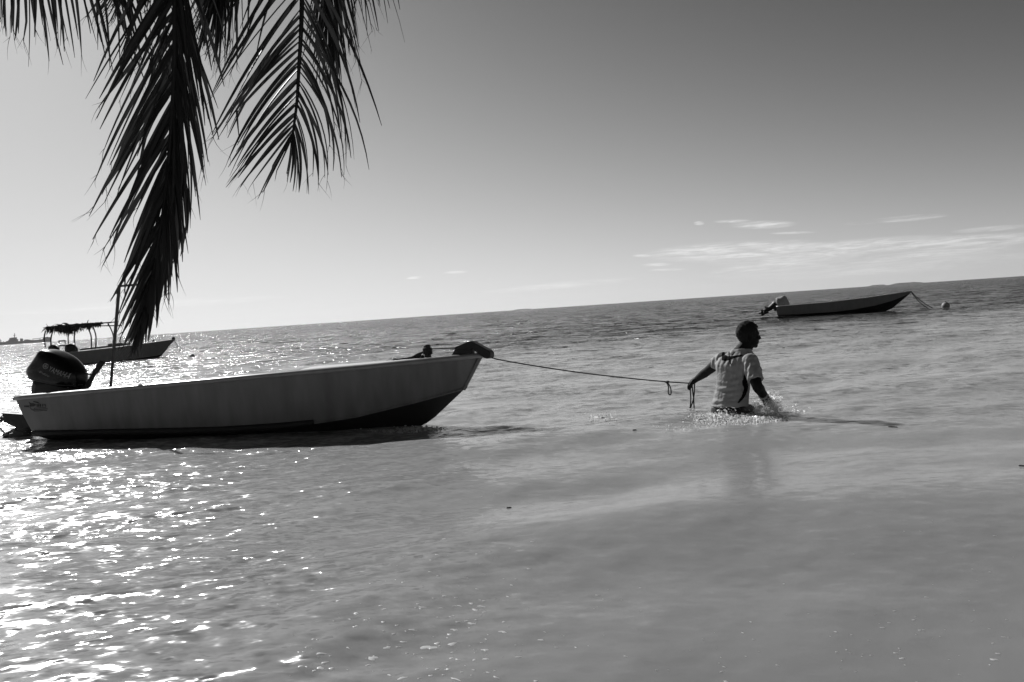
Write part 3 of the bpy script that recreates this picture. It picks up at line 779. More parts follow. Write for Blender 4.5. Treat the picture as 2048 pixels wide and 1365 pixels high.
for (x0, y0, x1, y1) in ((575, 95, 550, 330), (815, 85, 812, 330), (745, 100, 750, 330), (940, 70, 985, 300), (1000, 65, 1030, 320), (1160, 30, 1235, 290), (490, 120, 490, 300)):
    for yy in ((-.55, .55) if x0 in (575, 940) else (-.5,) if x0 in (815, 1160, 490) else (.5,)):
        a = b2.pl(*q7(x0, y0), yy * .9); c = b2.pl(*q7(x1, y1), yy); m_ = a.lerp(c, .45) + Vector((-.05 if x0 < 900 else .08, 0, .0))
        fr.tube(smooth_curve([a, m_, c], 4), 0.028, 6)
for yy, (xa, ya, xb, yb) in ((-.55, (500, 90, 1275, 22)), (.55, (520, 88, 1310, 62)), (0, (520, 82, 1200, 30))):
    fr.tube([b2.pl(*q7(xa, ya), yy), b2.pl(*q7((xa + xb) / 2, (ya + yb) / 2 - 6), yy), b2.pl(*q7(xb, yb), yy)], 0.028, 6)
for x in (600, 720, 840, 960, 1080, 1165): fr.tube([b2.pl(*q7(x, 90 - (x - 500) * .088), -.6), b2.pl(*q7(x, 88 - (x - 500) * .05), .6)], 0.022, 6)
fr.build('canopy_frame', M['wood'], b2.root)
th = MB(); r_ = random.Random(3)
for i in range(900):
    x = r_.uniform(495, 1090) if i < 640 else r_.gauss(750, 45); f_ = (x - 500) / 775
    yy = r_.choice((-.6, .6, r_.uniform(-.6, .6), r_.uniform(-.6, .6)))
    y0 = 90 - 68 * f_ + r_.uniform(-14, 10); a = b2.pl(*q7(x, y0), yy)
    edge = abs(yy) > .5 or i >= 640; ln = r_.uniform(.10, .34) * (1.35 if i >= 640 else 1) * (1 if x < 1000 else .6)
    d = Vector((r_.gauss(-.25, .35), r_.gauss(0, .3), -1 if edge and r_.random() < .8 else r_.gauss(.0, .12))).normalized() if edge else Vector((r_.gauss(1, .5), r_.gauss(0, .5), r_.gauss(0.02, .10))).normalized()
    w = d.cross(Vector((r_.gauss(0, .4), 1, 0))).normalized() * r_.uniform(.012, .028)
    b_ = a + d * ln * .6 + Vector((0, 0, -.01)); c_ = a + d * ln + Vector((0, 0, -.04))
    th.add([a - w, a + w, b_ + w * .8, b_ - w * .8, c_], [(0, 1, 2, 3), (3, 2, 4)])
th.add([b2.pl(*q7(x, y), yy) for x, y, yy in ((505, 84, -.6), (1060, 40, -.6), (1060, 44, .6), (505, 82, .6))], [(0, 1, 2, 3)])
th.build('thatch', M['thatch'], b2.root)
for (x0, x1, y0, y1, yy) in ((520, 640, 268, 350, .3), (700, 840, 260, 370, -.3)):
    m_ = MB(); pts = [q7(x0, y1 - 15), q7(x0 + 5, y0 + 22), q7(x0 + 35, y0), q7((x0 + x1) / 2 + 10, y0 + 4), q7(x1 - 12, y0 + 35), q7(x1, y1 - 22), q7(x1 - 30, y1)]
    m_.pillow(smooth_curve([b2.pl(*q, yy) for q in pts + pts[:1]], 3)[:-1], YV, 0.22, p=3); m_.tube([b2.pl(*q7((x0 + x1) / 2, y1 - 20), yy), b2.pl(*q7((x0 + x1) / 2 - 20, y1 + 75), yy)], .1, 8)
    m_.build('outboard_motor', M['blackmatt'], b2.root, smooth=True)
ct = MB()
for y in (226, 278):
    ct.tube([b2.pl(*q7(632, y + 3)), b2.pl(*q7(705, y - 2))], .03, 6); ct.tube([b2.pl(*q7(632, y + 3), .4), b2.pl(*q7(705, y - 2), .4)], .03, 6)
for x in (636, 702):
    ct.tube([b2.pl(*q7(x, 226)), b2.pl(*q7(x, 246))], .022, 6); ct.tube([b2.pl(*q7(x, 278)), b2.pl(*q7(x, 350))], .022, 6); ct.tube([b2.pl(*q7(x, 240), .2), b2.pl(*q7(x, 300), .2)], .012, 6)
ct.build('helm_frame', M['wood'], b2.root)
lb = MB()
for k, (xa, ya, xb, yb) in enumerate(((860, 322, 1380, 262), (900, 318, 1500, 262), (860, 330, 1300, 290), (1210, 268, 1400, 258))):
    lb.tube([b2.pl(*q7(xa, ya), .3 - .2 * k), b2.pl(*q7(xb, yb), .3 - .2 * k)], .035, 6)
lb.box(b2.pl(*q7(1240, 272), .1), .5, .4, .14)
lb.build('side_rails', M['wood'], b2.root)
cl_ = MB(); cl_.tube([b2.pl(*q7(1868, 215)), b2.pl(*q7(1868, 198))], .06, 8); cl_.ball(b2.pl(*q7(1868, 204)), .09, 8, 6)
c2_ = MB(); c2_.tube([b2.pl(*q7(1650, 240)), b2.pl(*q7(1655, 215))], .04, 6); c2_.build('deck_post', M['blackmatt'], b2.root)
cl_.build('bow_cleat', M['blackmatt'], b2.root)
nose2 = b2.mw @ Vector((gun2(1)[0], 0, gun2(1)[2])); e2 = G(362, 701); a2 = MB()
a2.tube([nose2.lerp(e2 + Vector((0, 0, -.05)), i / 6) - Vector((0, 0, .3 * (i / 6) * (1 - i / 6))) for i in range(7)], .014, 6)
tag(a2.build('anchor_line', M['rope'], None), 'thin anchor line from the thatched boat\'s bow into the water', 'rope')

# ------------------------------------------------------------------ far ship and islands
YS = 2300.0
def sp(px, py, y=YS): return P(px, py, y)
ship = empty('cargo_ship', (sp(40, 690).x, YS, 0))
tag(ship, 'long low cargo ship, a hazy silhouette on the left horizon', 'ship')
def ship_part(name, polys, w, tubes=()):
    m = MB()
    for pl_ in polys:
        pts = [sp(*q) - Vector(ship.location) for q in pl_]; m.prism(pts, YV, w)
    for a, c, r in tubes: m.tube([sp(*a) - Vector(ship.location), sp(*c) - Vector(ship.location)], r, 6)
    return m.build(name, M['ship'], ship)
def hz(x): return 690.0 - 0.0674 * x
ship_part('hull', [[(-90, hz(-90) - 6), (20, hz(20) - 5), (60, hz(60) - 4.6), (86, hz(86) - 5.2), (99, hz(99) - 6.2), (97.5, hz(97) + 2.5), (-85, hz(-85) + 2.5)]], 22)
ship_part('superstructure', [[(20, hz(20) - 4), (20, hz(20) - 9), (22, hz(22) - 9), (22, hz(22) - 12.3), (30.5, hz(30) - 12.8), (30.5, hz(30) - 9), (33, hz(33) - 9), (33, hz(33) - 4)]], 16, [((29, hz(29) - 12), (29, hz(29) - 21), .9), ((26.5, hz(26) - 17), (31.5, hz(31) - 17.2), .6)])
ship_part('funnel', [[(41.2, hz(41) - 4), (41.2, hz(41) - 9.8), (42.8, hz(42) - 9.8), (42.8, hz(42) - 4)], [(43.4, hz(43) - 4), (43.4, hz(43) - 9.3), (45, hz(45) - 9.3), (45, hz(45) - 4)]], 6)
for pc in ([(50, hz(50) - 4), (51, hz(51) - 6.8), (57, hz(57) - 7.2), (62, hz(62) - 5.6), (65, hz(65) - 4)], [(14, hz(14) - 4), (15, hz(15) - 6.5), (19, hz(19) - 6.5), (19, hz(19) - 4)], [(88, hz(88) - 4.5), (88, hz(88) - 8.2), (98, hz(98) - 8.8), (99, hz(99) - 5.6)]): ship_part('deck_cargo', [pc], 12)
ship_part('deck_crane', [], 1, [((66, hz(66) - 7), (96, hz(96) - 9), .8), ((66, hz(66) - 3), (66, hz(66) - 8), .9), ((80, hz(80) - 3), (80, hz(80) - 8), .9)])
for tb_ in (((0, hz(0) - 12), (0, hz(0) - 4), .9), ((2, hz(2) - 9.5), (2, hz(2) - 4), .8), ((7, hz(7) - 7), (7, hz(7) - 4), .6)): ship_part('mast', [], 1, [tb_])
YI = 5200.0
for (xa, xb, hh, sd) in ((1028, 1063, 1.6, 3), (1741, 1766, 2.2, 4), (1783, 1840, 3.0, 5)):
    m = MB(); n_ = 60; rr = random.Random(sd); prof = []
    for i in range(n_ + 1):
        t = i / n_; px = xa + (xb - xa) * t; e = min(1, t * 6, (1 - t) * 4) ** .6
        top = hh * e * (0.72 + 0.28 * mnoise.noise(Vector((t * 9 + sd, 0, 0))) + .16 * mnoise.noise(Vector((t * 33, sd, 0)))); 
        prof.append((P(px, hz(px), YI).x, max(top, .1) * YI / FPX))
    v = []; f = []
    for (x, h) in prof: v += [(x, YI - 60, -2), (x, YI - 40, h * .85 + 1), (x, YI, h + 1.1), (x, YI + 60, -2)]
    for i in range(n_):
        for k in range(3): a = i * 4 + k; f.append((a, a + 4, a + 5, a + 1))
    m.add(v, f); o = m.build('island', M['island'], None); tag(o, kind='structure')

# ------------------------------------------------------------------ beach behind the camera (the palm grows on it)
bm_ = MB(); v = []; f = []
nx_, ny_ = 40, 14
for j in range(ny_ + 1):
    for i in range(nx_ + 1):
        x = -40 + 80 * i / nx_; y = -1.6 - 30 * (j / ny_) ** 1.6; v.append((x, y, -0.25 + 0.16 * (-1.6 - y) * (1 if y > -9 else 9 / -y * .95) + .05 * mnoise.noise(Vector((x * .3, y * .3, 0)))))
for j in range(ny_):
    for i in range(nx_): a = j * (nx_ + 1) + i; f.append((a, a + 1, a + nx_ + 2, a + nx_ + 1))
bm_.add(v, f); tag(bm_.build('beach', M['sand'], None, smooth=True), kind='structure')

# ------------------------------------------------------------------ palm
PS = 0.78
crown = P(400, -620, 4.6 * PS)
palm = empty('coconut_palm', (-4.6, -4.2, 0.25))
tag(palm, 'coconut palm leaning out over the water, dark fronds hanging into the top left', 'palm tree')
PO = Vector(palm.location)
tk = MB(); tb = [Vector((-4.6, -4.2, 0.0)), Vector((-4.5, -2.5, 1.6)), Vector((-4.0, 0.3, 3.2)), Vector((-3.0, 2.8, crown.z - .5)), crown]
cur = smooth_curve([q - PO for q in tb], 14); rad_ = [0.17 - 0.07 * i / (len(cur) - 1) + (.008 if i % 2 else 0) for i in range(len(cur))]; rad_[0] = .24
tk.tube(cur, rad_, 14); tk.ball(crown - PO, (.22, .22, .2), 12, 8)
tk.build('trunk', M['wood'], palm, smooth=True)
def img_dir(dx, dy): return (_cr * dx - _cu * dy)
def frond(rach, nl, left, right, width=0.026, seed=1, t0=0.0, hair=0.35):
    """rach: [(px, py, Y)]; left/right(t) -> (dir0, dir1, length px, ) in image terms at that depth"""
    rr = random.Random(seed)
    ctrl = [P(q[0], q[1], q[2] * PS) - PO for q in rach]; width = width * PS; cv_ = smooth_curve([crown - PO] + ctrl, 16)
    nr = len(cv_)
    fo = MB()
    fo.tube(cv_, [0.016 - 0.012 * i / (nr - 1) for i in range(nr)], 7)
    fr_ = fo.build('frond', M['leaf'], palm, smooth=True)
    lf = MB(); start = 16
    for sgn, fn in ((-1, left), (1, right)):
        for i in range(nl):
            t = t0 + (1 - t0) * (i + rr.uniform(-.4, .4)) / nl; t = min(max(t, 0), .999)
            u = start + t * (nr - 1 - start); k = int(u); p = cv_[k].lerp(cv_[min(k + 1, nr - 1)], u - k)
            r5 = fn(t)
            if r5 is None: continue
            d0, d1, lpx = r5
            dist = (p + PO - CAM).dot(_fw); ln = lpx * dist / FPX * rr.uniform(.76, 1.05)
            dep = rr.gauss(0, .22); V = (p + PO - CAM).normalized()
            ja, jb = rr.gauss(0, .065), rr.gauss(0, .06)
            D0 = (img_dir(*d0).normalized() + img_dir(ja, 0) + V * dep).normalized(); D1 = (img_dir(*d1).normalized() + img_dir(ja + jb, 0) + V * dep * .5).normalized()
            roll = rr.uniform(-1.3, 1.3); w0 = width * rr.uniform(.75, 1.15); seg = 9
            q = p.copy(); vv = []; kink = rr.random() < .10; kk = rr.uniform(.45, .8); kd = img_dir(rr.gauss(0, .3), 1).normalized()
            for s in range(seg + 1):
                a = s / seg; D = (D0 * (1 - a) + D1 * a).normalized()
                if kink and a > kk: D = (D * .6 + kd * .6).normalized()
                W = D.cross(V).normalized(); Nn = W.cross(D).normalized(); W2 = W * math.cos(roll) + Nn * math.sin(roll); N2 = D.cross(W2)
                w = w0 * .5 * min(1, .35 + a * 5) * (1 - a ** 2.2) ** .8 + .0012
                vv += [q - W2 * w, q + N2 * w * .45, q + W2 * w]
                if s < seg: q = q + D * ln / seg
            ff = []
            for s in range(seg):
                for j in range(2): a = s * 3 + j; ff.append((a, a + 1, a + 4, a + 3))
            lf.add(vv, ff)
            if rr.random() < hair:         # frayed threads at the tip
                for _ in range(rr.choice((1, 2, 2, 3))):
                    sa = q - D * rr.uniform(0.0, .08) * ln; dd = (D + img_dir(rr.gauss(0, .55), rr.gauss(0, .2))).normalized(); cvv = img_dir(rr.gauss(0, 1), rr.uniform(.0, .9)) * .25
                    l2 = rr.uniform(.03, .11); tv = []
                    for s in range(5):
                        tv += [sa - W * .0011 * (1 - s / 5), sa + W * .0011 * (1 - s / 5)]; dd = (dd + cvv * .5).normalized(); sa = sa + dd * l2 / 4
                    lf.add(tv, [(2 * s, 2 * s + 1, 2 * s + 3, 2 * s + 2) for s in range(4)])
    o = mesh_obj('leaflets', lf.v, lf.f, M['leaf'], fr_)
    return fr_
def lin(t, pts):
    xs = [p[0] for p in pts]; return tuple(float(np.interp(t, xs, [p[1][k] for p in pts])) for k in range(len(pts[0][1])))
def spec(*pts):
    """pts: (t, (d0x, d1x, length px)) with image-down = 1"""
    def fn(t):
        a, b_, l = lin(t, pts); return ((a, 1.0), (b_, 1.0), l)
    return fn
# the long frond hanging down to the boats
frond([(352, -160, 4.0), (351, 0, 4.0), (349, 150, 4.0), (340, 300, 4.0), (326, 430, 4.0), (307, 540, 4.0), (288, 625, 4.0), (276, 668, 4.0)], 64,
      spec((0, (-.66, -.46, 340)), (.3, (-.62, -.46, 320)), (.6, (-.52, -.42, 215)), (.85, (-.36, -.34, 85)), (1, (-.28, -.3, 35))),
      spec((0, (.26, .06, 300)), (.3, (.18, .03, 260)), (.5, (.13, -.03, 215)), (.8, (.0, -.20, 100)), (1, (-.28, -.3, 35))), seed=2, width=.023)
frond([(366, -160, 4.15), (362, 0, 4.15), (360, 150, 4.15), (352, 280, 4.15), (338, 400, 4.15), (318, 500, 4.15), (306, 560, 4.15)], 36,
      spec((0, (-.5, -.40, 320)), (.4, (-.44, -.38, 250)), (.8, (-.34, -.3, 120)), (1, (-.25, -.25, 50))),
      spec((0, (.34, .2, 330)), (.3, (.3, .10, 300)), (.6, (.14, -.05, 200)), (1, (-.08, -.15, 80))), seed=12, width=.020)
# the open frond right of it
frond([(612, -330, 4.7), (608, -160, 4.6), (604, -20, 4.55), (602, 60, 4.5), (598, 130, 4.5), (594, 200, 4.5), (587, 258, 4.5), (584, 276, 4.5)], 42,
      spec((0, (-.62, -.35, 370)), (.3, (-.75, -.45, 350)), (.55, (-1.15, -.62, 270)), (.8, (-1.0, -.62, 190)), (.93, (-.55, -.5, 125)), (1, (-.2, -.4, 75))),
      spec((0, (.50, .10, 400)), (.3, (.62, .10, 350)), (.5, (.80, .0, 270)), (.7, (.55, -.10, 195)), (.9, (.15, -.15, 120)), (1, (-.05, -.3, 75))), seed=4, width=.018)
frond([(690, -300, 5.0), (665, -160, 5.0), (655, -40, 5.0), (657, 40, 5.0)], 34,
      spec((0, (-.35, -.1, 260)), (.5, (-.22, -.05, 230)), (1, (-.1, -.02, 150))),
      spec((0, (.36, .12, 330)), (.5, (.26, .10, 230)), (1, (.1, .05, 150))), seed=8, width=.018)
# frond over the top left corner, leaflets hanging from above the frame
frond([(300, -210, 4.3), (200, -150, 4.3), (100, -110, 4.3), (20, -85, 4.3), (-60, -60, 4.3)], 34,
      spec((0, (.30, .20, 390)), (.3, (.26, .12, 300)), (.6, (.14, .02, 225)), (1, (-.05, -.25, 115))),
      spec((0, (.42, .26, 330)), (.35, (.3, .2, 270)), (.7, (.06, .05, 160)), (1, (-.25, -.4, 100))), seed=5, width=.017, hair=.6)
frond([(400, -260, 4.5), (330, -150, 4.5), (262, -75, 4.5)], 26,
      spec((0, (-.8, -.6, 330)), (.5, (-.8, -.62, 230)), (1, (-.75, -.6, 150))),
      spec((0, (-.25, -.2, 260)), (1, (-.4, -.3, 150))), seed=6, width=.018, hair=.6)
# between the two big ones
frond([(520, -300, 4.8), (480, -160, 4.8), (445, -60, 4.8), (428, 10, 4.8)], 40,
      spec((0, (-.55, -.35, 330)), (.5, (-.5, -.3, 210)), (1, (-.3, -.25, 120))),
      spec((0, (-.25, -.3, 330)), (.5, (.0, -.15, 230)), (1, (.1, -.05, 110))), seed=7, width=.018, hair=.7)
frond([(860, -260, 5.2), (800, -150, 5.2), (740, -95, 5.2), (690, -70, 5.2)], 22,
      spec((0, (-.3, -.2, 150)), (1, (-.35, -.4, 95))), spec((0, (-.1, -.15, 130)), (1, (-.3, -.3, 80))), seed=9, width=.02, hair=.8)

# ------------------------------------------------------------------ the wading man
man = empty('person', P(1461, 828, 7.42)); man.location.z = 0.0
tag(man, 'man wading waist deep in pale t-shirt and black shorts, pulling a rope behind him', 'person')
MO = Vector(man.location)
F = Vector((.72, .69, 0)).normalized(); LT = Vector((-F.y, F.x, 0)); UP = Vector((0, 0, 1))
def m_(px, py, Y): return P(px, py, Y) - MO
def torso(mb, secs, n=28, p=2.4):
    v = []; f = []
    for (c, hw, hd, lean) in secs:
        for k in range(n):
            a = 2 * math.pi * k / n; ca, sa = math.cos(a), math.sin(a)
            r_ = (abs(ca) ** p + abs(sa) ** p) ** (-1 / p)
            back = 1.0 if sa < 0 else 1.0
            v.append(c + LT * hw * ca * r_ + F * hd * sa * r_ * back)
    m = len(secs)
    for i in range(m - 1):
        for k in range(n): f.append((i * n + k, i * n + (k + 1) % n, (i + 1) * n + (k + 1) % n, (i + 1) * n + k))
    f.append(tuple(range(n))[::-1]); f.append(tuple((m - 1) * n + k for k in range(n)))
    mb.add(v, f)
def secs_at(grow, z0=None):
    S = [((1459, 842, 7.42), .160, .120), ((1459, 826, 7.42), .168, .125), ((1459, 812, 7.42), .158, .122), ((1462, 796, 7.42), .150, .116), ((1465, 778, 7.42), .144, .110),
         ((1467.5, 760, 7.42), .145, .108), ((1470, 742, 7.43), .165, .115), ((1472.5, 728, 7.43), .190, .120), ((1474.5, 716.5, 7.43), .170, .100), ((1479, 708, 7.43), .120, .085), ((1482, 702, 7.43), .086, .074), ((1484.5, 697, 7.43), .070, .068)]
    return [(m_(*c), a + grow, b + grow, 0) for c, a, b in S]
def limb(mb, pts, rads, n=14, sub=6):
    cv = smooth_curve(pts, sub); m = len(cv); rr = [float(np.interp(i / (m - 1) * (len(pts) - 1), range(len(rads)), rads)) for i in range(m)]
    mb.tube(cv, rr, n); mb.ball(cv[0], rr[0], 12, 8); mb.ball(cv[-1], rr[-1], 12, 8)
def remesh(mb, name, mat, parent, vox, it=2, fac=0.5):
    me = bpy.data.meshes.new('t'); me.from_pydata([tuple(v) for v in mb.v], [], mb.f); o = bpy.data.objects.new('t', me); col.objects.link(o)
    bm = bmesh.new(); bm.from_mesh(me); bmesh.ops.recalc_face_normals(bm, faces=bm.faces); bm.to_mesh(me); bm.free()
    r_ = o.modifiers.new('r', 'REMESH'); r_.mode = 'VOXEL'; r_.voxel_size = vox
    s_ = o.modifiers.new('s', 'SMOOTH'); s_.iterations = it; s_.factor = fac
    dg = bpy.context.evaluated_depsgraph_get(); dg.update(); out = bpy.data.meshes.new_from_object(o.evaluated_get(dg))
    bpy.data.objects.remove(o); bpy.data.meshes.remove(me)
    out.name = name; ob = bpy.data.objects.new(name, out); col.objects.link(ob)
    out.polygons.foreach_set('use_smooth', [True] * len(out.polygons)); out.materials.clear()
    for q in (mat if isinstance(mat, list) else [mat]): out.materials.append(q)
    if parent: ob.parent = parent; ob.matrix_parent_inverse = Matrix.Identity(4)
    return ob
body = MB()
torso(body, secs_at(0))
# joints
shL, elL, wrL, haL = m_(1445, 719, 7.56), m_(1417, 741, 7.74), m_(1393.5, 758.5, 7.90), m_(1385, 764, 7.94)
shR, elR, wrR, haR = m_(1501, 724, 7.28), m_(1514, 771, 7.13), m_(1529, 795, 7.30), m_(1533, 806, 7.36)
limb(body, [shL, shL.lerp(elL, .5), elL, elL.lerp(wrL, .35), wrL, haL], [.058, .054, .045, .046, .029, .030])
limb(body, [shR, shR.lerp(elR, .5), elR, elR.lerp(wrR, .3), wrR, haR], [.060, .056, .048, .050, .031, .030])
limb(body, [m_(1472, 720, 7.43), m_(1482, 706, 7.43), m_(1491, 694, 7.43), m_(1495, 682, 7.43)], [.09, .074, .069, .066])
# legs, below the water
kneeL = Vector((-.08, .10, -.46)) ; hipL = m_(1452, 832, 7.50); hipR = m_(1470, 830, 7.34)
limb(body, [hipL, hipL + Vector((-.06, .00, -.36)), hipL + Vector((-.16, -.02, -.76)), hipL + Vector((-.17, -.02, -.80))], [.092, .062, .042, .04])
kR = hipR + F * .33 + Vector((.06, 0, -.14)); limb(body, [hipR, hipR.lerp(kR, .5) + Vector((0, 0, .04)), kR, kR + Vector((.02, .02, -.36)), kR + Vector((.0, .0, -.66))], [.094, .088, .064, .055, .042])
for ft in (hipL + Vector((-.17, -.02, -.82)), kR + Vector((0, 0, -.68))):
    limb(body, [ft - F * .05, ft + F * .08, ft + F * .19], [.042, .04, .028])
# hands: palm, four fingers, thumb
def hand(mb, wrist, knuckle, curl_dir, side, thumb_dir, curl=1.0):
    ax = (knuckle - wrist).normalized(); nrm = ax.cross(side).normalized()
    mb.ball(wrist.lerp(knuckle, .55), ((knuckle - wrist).length * .62, .042, .016), 12, 8, ax=(ax, side, nrm))
    for i, (off, ln) in enumerate(((-.030, .072), (-.010, .082), (.010, .077), (.030, .060))):
        b0 = knuckle + side * off - ax * .008; d = ax.copy(); pts = [b0]
        for j, l in enumerate((ln * .48, ln * .3, ln * .24)):
            d = (d + curl_dir * curl * (.55 + .35 * j)).normalized(); pts.append(pts[-1] + d * l)
        limb(mb, pts, [.0095, .009, .0085, .0075], 8, 3)
    tb = wrist.lerp(knuckle, .3) - side * .032; limb(mb, [tb, tb + (thumb_dir + ax * .6).normalized() * .035, tb + (thumb_dir * .4 + ax).normalized() * .065 + curl_dir * .012], [.013, .011, .009], 8, 3)
aL = (haL - wrL).normalized(); sideL = aL.cross(Vector((0, 0, 1))).normalized()
kn = wrL + aL * .085
hand(body, wrL, kn, Vector((.15, 0, -1)).normalized(), sideL, (Vector((0, 0, -.6)) - sideL * .5).normalized(), 1.25)
aR = (haR - wrR).normalized(); sideR = aR.cross(Vector((0, -1, .2))).normalized()
hand(body, wrR, wrR + aR * .085, Vector((-.3, -.5, 0)), sideR, Vector((0, -1, 0)), .35)
# head in profile
HC = m_(1496.5, 669.5, 7.42); FH = Vector((.985, .10, -.10)).normalized(); SH = Vector((-.10, .985, 0)).normalized(); UH = FH.cross(SH).normalized()
hx = (FH, SH, UH)
def hp(a, b, c): return HC + FH * a + SH * b + UH * c
body.ball(hp(-.006, 0, .012), (.102, .078, .092), 22, 14, ax=hx)
body.ball(hp(.034, 0, -.035), (.068, .062, .084), 18, 12, ax=hx)
body.ball(hp(.032, 0, -.080), (.066, .056, .042), 16, 10, ax=hx)
body.ball(hp(.074, 0, -.104), (.022, .024, .020), 12, 8, ax=hx)
limb(body, [hp(.088, 0, .012), hp(.103, 0, -.012), hp(.114, 0, -.030)], [.011, .011, .014], 10, 3)
for s_ in (-1, 1):
    body.ball(hp(.102, .013 * s_, -.036), .009, 8, 6); body.ball(hp(-.004, .079 * s_, -.022), (.018, .010, .032), 12, 8, ax=hx)
    body.ball(hp(.083, .030 * s_, .018), (.012, .024, .008), 10, 6, ax=hx); body.ball(hp(.070, .044 * s_, -.030), (.02, .018, .02), 10, 6, ax=hx)
body.ball(hp(.096, 0, -.062), (.012, .022, .0075), 10, 6, ax=hx); body.ball(hp(.092, 0, -.078), (.012, .019, .008), 10, 6, ax=hx)
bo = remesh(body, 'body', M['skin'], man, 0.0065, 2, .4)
for s_ in (-1, 1):
    e = MB(); e.ball(hp(.084, .030 * s_, .000), .0115, 10, 8); e.build('eye', M['eye'], man, smooth=True)
# hair
ha = MB(); ha.ball((0, 0, 0), 1.0, 64, 44)
v = []; 
def hair_in(q): return not (q.z < -.99 or (q.x > -.20 and q.z < -.30) or (q.x > .45 and q.z < .50) or (q.x > .15 and q.z < -.05))
for q in ha.v:
    n_ = mnoise.noise(q * 9) * .05 + mnoise.noise(Vector((q.x * 22, q.y * 22, q.z * 9))) * .085
    w = Vector((q.x * .111, q.y * .088, q.z * .108)) * (1 + n_); w.x -= .007 + .012 * max(0, -q.z) * -1; w.z += .016; v.append(w)
keep = [f for f in ha.f if all(hair_in(ha.v[i]) for i in f)]
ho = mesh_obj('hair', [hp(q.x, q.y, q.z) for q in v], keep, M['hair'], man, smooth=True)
sd = ho.modifiers.new('s', 'SOLIDIFY'); sd.thickness = 0.012; sd.offset = -1
# shirt
sh = MB(); S_ = secs_at(.013)
top = S_[2:]; hem = (S_[2][0] + Vector((0, 0, .0)), S_[2][1] + .004, S_[2][2] + .004, 0)
torso(sh, [hem] + top[1:])
def sleeve(a, b_, k, r0, r1):
    e = a.lerp(b_, k); ax = (b_ - a).normalized()
    pts = [a - ax * .03, a + ax * .04, a.lerp(b_, k * .6), e]; sh.tube(pts, [r0 * .85, r0, (r0 + r1) / 2, r1], 18)
sleeve(shL, elL, .46, .073, .070); sleeve(shR, elR, .80, .078, .072)
sh.ball(shL, .074, 14, 10); sh.ball(shR, .079, 14, 10)
so_ = remesh(sh, 'shirt', [M['shirt'], M['shirtdark']], man, 0.006, 4, .5)
me = so_.data; r_ = random.Random(3)
me.update(); nrm = [v.normal.copy() for v in me.vertices]
for v, nn in zip(me.vertices, nrm):
    c = v.co; l = c.dot(LT); z = c.z; fwd = c.dot(F)
    # folds: across the lower back, down from the shoulders
    low = max(0, min(1, (.42 - z) / .2)); hi = 1 - low
    fold = low * math.sin(z * 105 + l * 9 + 3 * mnoise.noise(c * 5)) * (0.45 + mnoise.noise(c * 9)) * .0055
    hi *= min(1, max(.25, (.56 - z) / .1)); fold += hi * math.sin(l * 120 + z * 22 + 3 * mnoise.noise(c * 4)) * (0.5 + mnoise.noise(c * 5 + Vector((3, 0, 0)))) * .0055
    fold += mnoise.noise(Vector((c.x * 16, c.y * 16, c.z * 22))) * .006 + mnoise.noise(Vector((c.x * 40, c.y * 40, c.z * 60))) * .0025
    v.co = c + nn * fold
# dark mark across the shoulder blades, a dark side panel; fold shade is painted black too
def inpoly(x, y, poly):
    r = False
    for i in range(len(poly)):
        (x0, y0), (x1, y1) = poly[i - 1], poly[i]
        if (y0 > y) != (y1 > y) and x < (x1 - x0) * (y - y0) / (y1 - y0) + x0: r = not r
    return r
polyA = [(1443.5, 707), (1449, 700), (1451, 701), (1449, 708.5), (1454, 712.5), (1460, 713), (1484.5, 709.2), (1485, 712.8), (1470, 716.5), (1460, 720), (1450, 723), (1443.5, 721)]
polyC = [(1456.5, 702), (1459, 702), (1460.5, 720), (1464, 733), (1459, 726)]  # shade of a vertical fold, painted into the shirt colour
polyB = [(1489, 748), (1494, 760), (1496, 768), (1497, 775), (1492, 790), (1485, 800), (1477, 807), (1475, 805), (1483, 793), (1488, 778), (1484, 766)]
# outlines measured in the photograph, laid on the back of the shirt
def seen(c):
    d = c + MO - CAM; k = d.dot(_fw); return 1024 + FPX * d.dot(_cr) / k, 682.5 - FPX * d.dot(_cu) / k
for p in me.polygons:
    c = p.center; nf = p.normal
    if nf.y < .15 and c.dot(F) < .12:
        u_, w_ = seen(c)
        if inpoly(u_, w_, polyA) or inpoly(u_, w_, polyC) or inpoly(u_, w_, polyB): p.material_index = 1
# shorts
st = MB(); torso(st, [(c, a + .008, b_ + .008, 0) for c, a, b_, _ in secs_at(0)[:3]])
limb(st, [hipL, hipL + Vector((-.05, 0, -.30))], [.112, .098]); limb(st, [hipR, hipR.lerp(kR, .5) + Vector((0, 0, .045)), hipR.lerp(kR, .85)], [.112, .104, .090])
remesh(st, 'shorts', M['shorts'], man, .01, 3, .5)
wa = MB(); axw = (wrR - elR).normalized()
c = wrR - axw * .012; wa.tube([c - axw * .013, c + axw * .013], .041, 18); wa.box(c + Vector((.01, -.04, .01)), .034, .014, .034)
wa.build('wrist_watch', M['blackmatt'], man)
wb = MB(); c = wrR - axw * .045; wb.tube([c - axw * .012, c + axw * .012], .043, 18); wb.build('wrist_band', M['band'], man)

